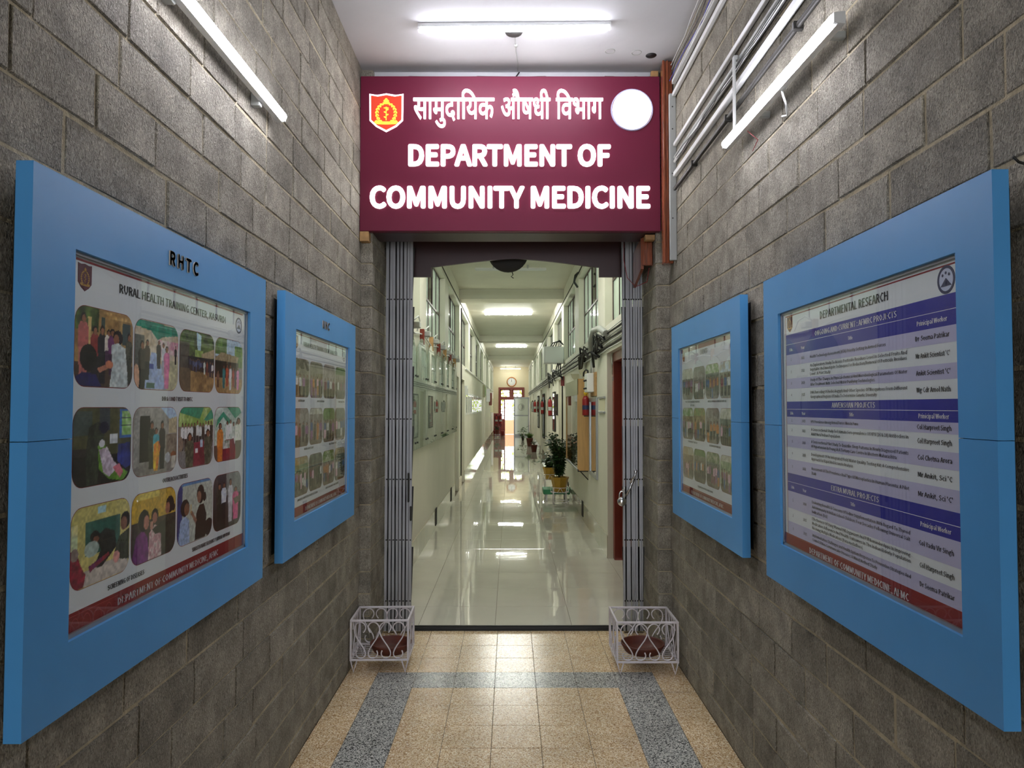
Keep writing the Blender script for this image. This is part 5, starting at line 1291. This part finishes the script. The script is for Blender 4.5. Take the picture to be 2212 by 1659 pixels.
potted((.84, 12.1, FZ + .215), 'potted_plant', 'tall leafy dark green plant in a faceted gold pot on the nearer wire stand', .15, .25, M['gold'], bushy(5, .98, .27, 26, 62, .075), 8)
wire_stand((.76, 13.7, FZ), .13, .36, 'white wire pot stand behind, holding the second gold pot')
potted((.76, 13.7, FZ + .265), 'potted_plant', 'leafy plant in the second gold pot half hidden behind the tall one', .13, .23, M['gold'], bushy(6, .42, .28, 18, 40, .07, droop=.1), 8)
t = root('low_stool', (.88, 12.75, FZ), 'low bench with a bright green top behind the wire pot stand', 'stool')
obj('top', MB().bbox(.58, 1.05, 12.5, 12.95, .145, .23, .006), M['greenpl'], t)
for x in (.64, .98):
    for y in (12.56, 12.88): obj('leg', MB().bbox(x - .015, x + .015, y - .015, y + .015, FZ, .145, .002), M['whitemt'], t)
potted((.86, 25.9, FZ), 'potted_plant', 'small plant in a square-shouldered terracotta pot, nearest of the far three', .12, .26, M['terra'], bushy(7, .32, .10, 6, 8, .07), 24)
potted((.80, 29.6, FZ), 'potted_plant', 'round bright green bush in a large terracotta pot down the corridor', .14, .34, M['terra'], bushy(8, .34, .24, 22, 26, .07, 'leaf2'), 24)
potted((.60, 34.6, FZ), 'potted_plant', 'thin long-leaved plant in a dark pot in front of the frosted partition', .075, .2, M['soil'], bushy(9, .62, .3, 5, 7, .17), 20)
potted((-.75, 39.4, FZ + .09), 'potted_plant', 'small plant in a maroon pot on a white stand before the fire point', .13, .27, M['maroond'], bushy(10, .4, .22, 9, 10, .1), 20)
wire_stand((-.75, 39.4, FZ), .15, .12, 'low white wire stand under the maroon pot by the fire point')

# ------------------------------------------------------------------ corridor: east (right) side
t = root('display_cabinet', (.99, 10.66, .82), 'oak laminate wall cabinet with a glass front, beside the tall plant', 'display cabinet')
x0, x1, y0, y1, z0, z1 = .915, CR, 9.65, 11.67, .82, 2.08
obj('side_panel', MB().bbox(x0, x1, y0, y0 + .02, z0, z1, .002), M['ply'], t)
obj('side_panel', MB().bbox(x0, x1, y1 - .02, y1, z0, z1, .002), M['ply'], t)
obj('top_panel', MB().bbox(x0, x1, y0 + .02, y1 - .02, z1 - .02, z1, .002), M['ply'], t)
obj('base_panel', MB().bbox(x0, x1, y0 + .02, y1 - .02, z0, z0 + .02, .002), M['ply'], t)
obj('back_panel', MB().bbox(x1 - .012, x1 - .002, y0 + .02, y1 - .02, z0 + .02, z1 - .02, .001), M['olive'], t)
obj('header', MB().bbox(x0 - .004, x0 + .012, y0, y1, 1.86, z1, .002), M['olive'], t)
for a, b in ((y0 + .01, 10.67), (10.65, y1 - .01)): obj('glass_door', MB().box(x0 + (.004 if a < 10 else .012), x0 + (.008 if a < 10 else .016), a, b, z0 + .02, 1.86), M['glass'], t)
obj('track', MB().bbox(x0 - .003, x0 + .02, y0, y1, z0, z0 + .022, .002), M['alum'], t)
obj('bracket', MB().bbox(x0 + .01, x1, y0 + .08, y0 + .1, z0 - .02, z0, .001).add([(x0 + .04, y0 + .08, z0 - .02), (x1, y0 + .08, z0 - .14), (x1, y0 + .1, z0 - .14), (x0 + .04, y0 + .1, z0 - .02), (x0 + .06, y0 + .08, z0 - .02), (x1, y0 + .08, z0 - .12), (x1, y0 + .1, z0 - .12), (x0 + .06, y0 + .1, z0 - .02)], [(0, 1, 2, 3), (4, 7, 6, 5), (0, 4, 5, 1), (3, 2, 6, 7), (0, 3, 7, 4), (1, 5, 6, 2)]), M['gated'], t)
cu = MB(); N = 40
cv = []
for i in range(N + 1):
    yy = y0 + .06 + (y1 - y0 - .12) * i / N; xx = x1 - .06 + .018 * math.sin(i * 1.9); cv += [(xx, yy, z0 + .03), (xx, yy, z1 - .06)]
cu.add(cv, [(2 * i, 2 * i + 2, 2 * i + 3, 2 * i + 1) for i in range(N)], True); obj('curtain_reflection', cu, M['pane'], t, fixn=False)  # pleated sheet stands in for curtains reflected in the glass front
for ya, lab in ((9.75, 'cream scalloped pelmet above the display cabinet, the nearer one'), (11.0, 'cream scalloped pelmet above the display cabinet, the farther one')):
    P = [(.93, 2.20), (1.07, 2.20), (1.07, 2.085), (1.03, 2.09)] + [(1.03 - .06 * math.sin(k * PI / 6) ** .8 - .01 * k, 2.09 + .015 * k) for k in range(1, 5)]
    obj('pelmet', MB().prism([(.94, 2.21), (CR, 2.21), (CR, 2.083), (1.03, 2.083), (1.0, 2.10), (.985, 2.13), (.965, 2.15)], 'y', ya, ya + .03), M['olive'], label=lab, cat='pelmet')
t = root('wall_mirror', (1.05, 9.0, .80), 'narrow grey framed wall mirror between the display cabinet and the doorway', 'mirror')
ya, yb, za, zb_ = 8.62, 9.40, .80, 1.81
obj('frame', MB().bbox(1.045, CR, ya, ya + .05, za, zb_, .003).bbox(1.045, CR, yb - .05, yb, za, zb_, .003).bbox(1.045, CR, ya + .05, yb - .05, za, za + .05, .003).bbox(1.045, CR, ya + .05, yb - .05, zb_ - .05, zb_, .003), M['alum'], t)
obj('mirror_glass', MB().box(1.058, CR - .002, ya + .05, yb - .05, za + .05, zb_ - .05), M['mirror'], t)
t = extinguisher((1.005, 9.42, 1.58), .62, 'small red fire extinguisher with yellow cap beside the mirror', 'red', 'yellow', False)
obj('yellow_cap', MB().lathe([(0, .02), (.022, .018), (.03, 0), (.02, -.012)], 1.005, 9.42, 1.875, 14), M['yellow'], t)
obj('wall_bracket', MB().bbox(1.045, CR, 9.40, 9.44, 1.62, 1.80, .002).bbox(.98, CR, 9.395, 9.445, 1.565, 1.578, .002), M['gated'], t)
t = root('electric_box', (1.02, 9.1, 1.86), 'cream electrical box with knobs on a wooden backboard above the mirror', 'electrical box')
obj('backboard', MB().bbox(1.05, CR, 8.72, 9.25, 1.83, 2.13, .004), M['wood2'], t)
obj('box', MB().bbox(.965, 1.05, 8.86, 9.2, 1.88, 2.12, .006), M['whitepl'], t)
for k in range(4): obj('knob', MB().lathe([(.012, 0), (.012, -.02), (.008, -.026), (0, -.026)], .965 + .0, 8.93 + (k % 2) * .15, 1.93 + (k // 2) * .1, 10, 'x'), M['black'], t)
obj('conduit_bend', MB().tube([(1.0, 9.1, 2.12), (1.0, 9.1, 2.16), (.985, 9.2, 2.18), (.97, 9.32, 2.15), (.97, 9.34, 2.10)], .012, 8), M['black'], t)
t = root('notice_plate', (1.06, 8.2, 1.62), 'small framed paper notice on the wall beside the red-brown doorway', 'notice')
obj('frame', MB().bbox(1.05, CR, 7.95, 8.47, 1.62, 1.645, .003).bbox(1.05, CR, 7.95, 8.47, 1.79, 1.815, .003), M['alum'], t)
obj('sheet', MB().box(1.062, CR, 7.99, 8.43, 1.645, 1.79), M['paper'], t)
# junction box and cable bundles
t = root('junction_box', (.87, 14.05, 2.56), 'large light grey equipment box hanging from the pillar above the cables', 'junction box')
obj('case', MB().bbox(.665, 1.06, 14.05, 14.30, 2.56, 2.90, .008), M['whitepl'], t)
obj('door', MB().bbox(.69, 1.05, 14.035, 14.05, 2.575, 2.885, .003), M['whitepl'], t)
obj('arm', MB().bbox(1.02, CR, 14.1, 14.25, 2.65, 2.8, .003), M['alum'], t)
for k in range(3): obj('cable', MB().tube([(.80 + .05 * k, 14.1, 2.90), (.85 + .04 * k, 14.0, 2.97 + .01 * k), (.97, 13.95, 2.99 + .015 * k), (1.05, 14.0, 2.93)], .012, 6), M['black'], t)
for k in range(3): obj('cable', MB().tube([(1.0 - .03 * k, 14.0, 2.56), (.98 - .04 * k, 13.95, 2.42), (1.0 - .03 * k, 13.9, 2.30), (1.03, 13.85, 2.22 + .03 * k)], .012, 6), M['black'], t)
obj('alarm_box', MB().bbox(1.0, CR, 13.98, 14.05, 2.11, 2.30, .006), M['red'], label='small red alarm box on the pillar below the grey equipment box', cat='alarm')
rr = random.Random(77)
LAB = ['lowest', 'second lowest', 'third lowest', 'middle', 'third highest', 'second highest', 'highest']
for i in range(7):
    z = 2.315 + i * .033; pts = []
    for k in range(60):
        yy = 5.6 + k * .60; pts.append((CR - .018 - rr.random() * .02, yy, z + (rr.uniform(-.009, .009) if k > 7 else 0)))
    obj('cable', MB().tube(pts, .011 if i % 2 else .006, 5), [M['whitepl'], M['vent'], M['whitepl'], M['vent'], M['greyp'], M['vent'], M['whitepl']][i], label='%s of the seven cables running along the corridor wall under the windows' % LAB[i], cat='cable')
for i, (yy, n_) in enumerate(((8.0, 7), (9.6, 6), (16.2, 8), (18.0, 8))):
    mb = MB()
    for k in range(n_):
        a, b_, c_ = rr.uniform(-.3, .3), rr.uniform(-.12, .12), rr.uniform(.3, .8)
        mb.tube([(CR - .03, yy + a, 2.40 + b_), (CR - .07 - rr.random() * .04, yy + a + .1, 2.46 + b_), (CR - .08, yy + a + .25, 2.40 + b_ * .5), (CR - .05, yy + a + c_, 2.30 + b_)], rr.choice([.008, .014, .018]), 6)
    obj('cable_tangle', mb, M['black'] if i != 1 else M['vent'], label=['tangle of black cables above the red-brown doorway corner', 'tangle of dark cables above the display cabinet', 'tangle of black cables beyond the grey equipment box', 'farthest tangle of black cables down the corridor'][i], cat='cables', kind='stuff')
obj('duct_bend', MB().tube([(CR - .05, 7.5, 2.48), (CR - .07, 7.9, 2.58), (CR - .09, 8.3, 2.60), (CR - .08, 8.7, 2.52), (CR - .05, 8.9, 2.42)], .035, 10), M['greyp'], label='thick grey flexible duct bending above the red-brown doorway corner', cat='duct')
obj('drop_conduit', MB().tube([(CR - .02, 8.95, 2.40), (CR - .02, 8.98, 2.12)], .014, 8), M['whitepl'], label='white conduit dropping to the cream electrical box, thicker one', cat='conduit')
obj('drop_conduit', MB().tube([(CR - .02, 9.15, 2.40), (CR - .02, 9.17, 2.13)], .009, 8), M['greyp'], label='thin grey conduit dropping to the cream electrical box', cat='conduit')
obj('hose_loop', MB().tube([(CR - .02, 10.9, 3.78), (CR - .07, 10.8, 3.72), (CR - .09, 10.8, 3.62), (CR - .03, 10.9, 3.56)], .018, 8), M['black'], label='black hose end curling out of the wall above the first windows', cat='hose')
for yy, lab, sc_ in ((17.3, 'red and white fire extinguisher past the doorway, nearest of the far ones', .95), (21.6, 'dark red fire extinguisher second along the far wall', .9), (28.0, 'red fire extinguisher third along the far wall', 1.0), (31.0, 'grey fire extinguisher farthest along the wall', 1.0)):
    t = extinguisher((CR - .10, yy, 1.48), sc_, lab, 'greyp' if 'grey' in lab else 'red')
    obj('wall_bracket', MB().bbox(CR - .03, CR, yy - .03, yy + .03, 1.5, 1.9, .003).bbox(CR - .15, CR, yy - .03, yy + .03, 1.462, 1.478, .003), M['gated'], t)
for yy, w_, z0, z1, lab in ((15.85, .35, 1.5, 1.98, 'small glazed notice frame beside the first far doorway'), (16.6, .75, 1.1, 2.05, 'tall glazed notice frame past the first far doorway'), (21.9, 1.0, .7, 2.1, 'tall glazed notice frame between the far extinguishers'), (26.0, 1.2, .9, 2.1, 'farthest glazed notice frame on the corridor wall')):
    t = root('framed_notice', (CR - .02, yy, z0), lab, 'notice frame')
    obj('frame', MB().bbox(CR - .04, CR, yy, yy + .04, z0, z1, .003).bbox(CR - .04, CR, yy + w_ - .04, yy + w_, z0, z1, .003).bbox(CR - .04, CR, yy + .04, yy + w_ - .04, z0, z0 + .04, .003).bbox(CR - .04, CR, yy + .04, yy + w_ - .04, z1 - .04, z1, .003), M['vent'], t)
    obj('sheet', MB().box(CR - .012, CR, yy + .04, yy + w_ - .04, z0 + .04, z1 - .04), M['white'], t)
    obj('glass', MB().box(CR - .034, CR - .031, yy + .04, yy + w_ - .04, z0 + .04, z1 - .04), M['glass'], t)
for yy, X, s in ((10.95 + .3, CR, -1),):
    obj('pipe', MB().tube([(X + s * .015, 14.35, FZ + .26), (X + s * .015, 14.35, 2.25)], .014, 8), M['vent'], label='dark vertical pipe on the pillar below the red alarm box', cat='pipe')
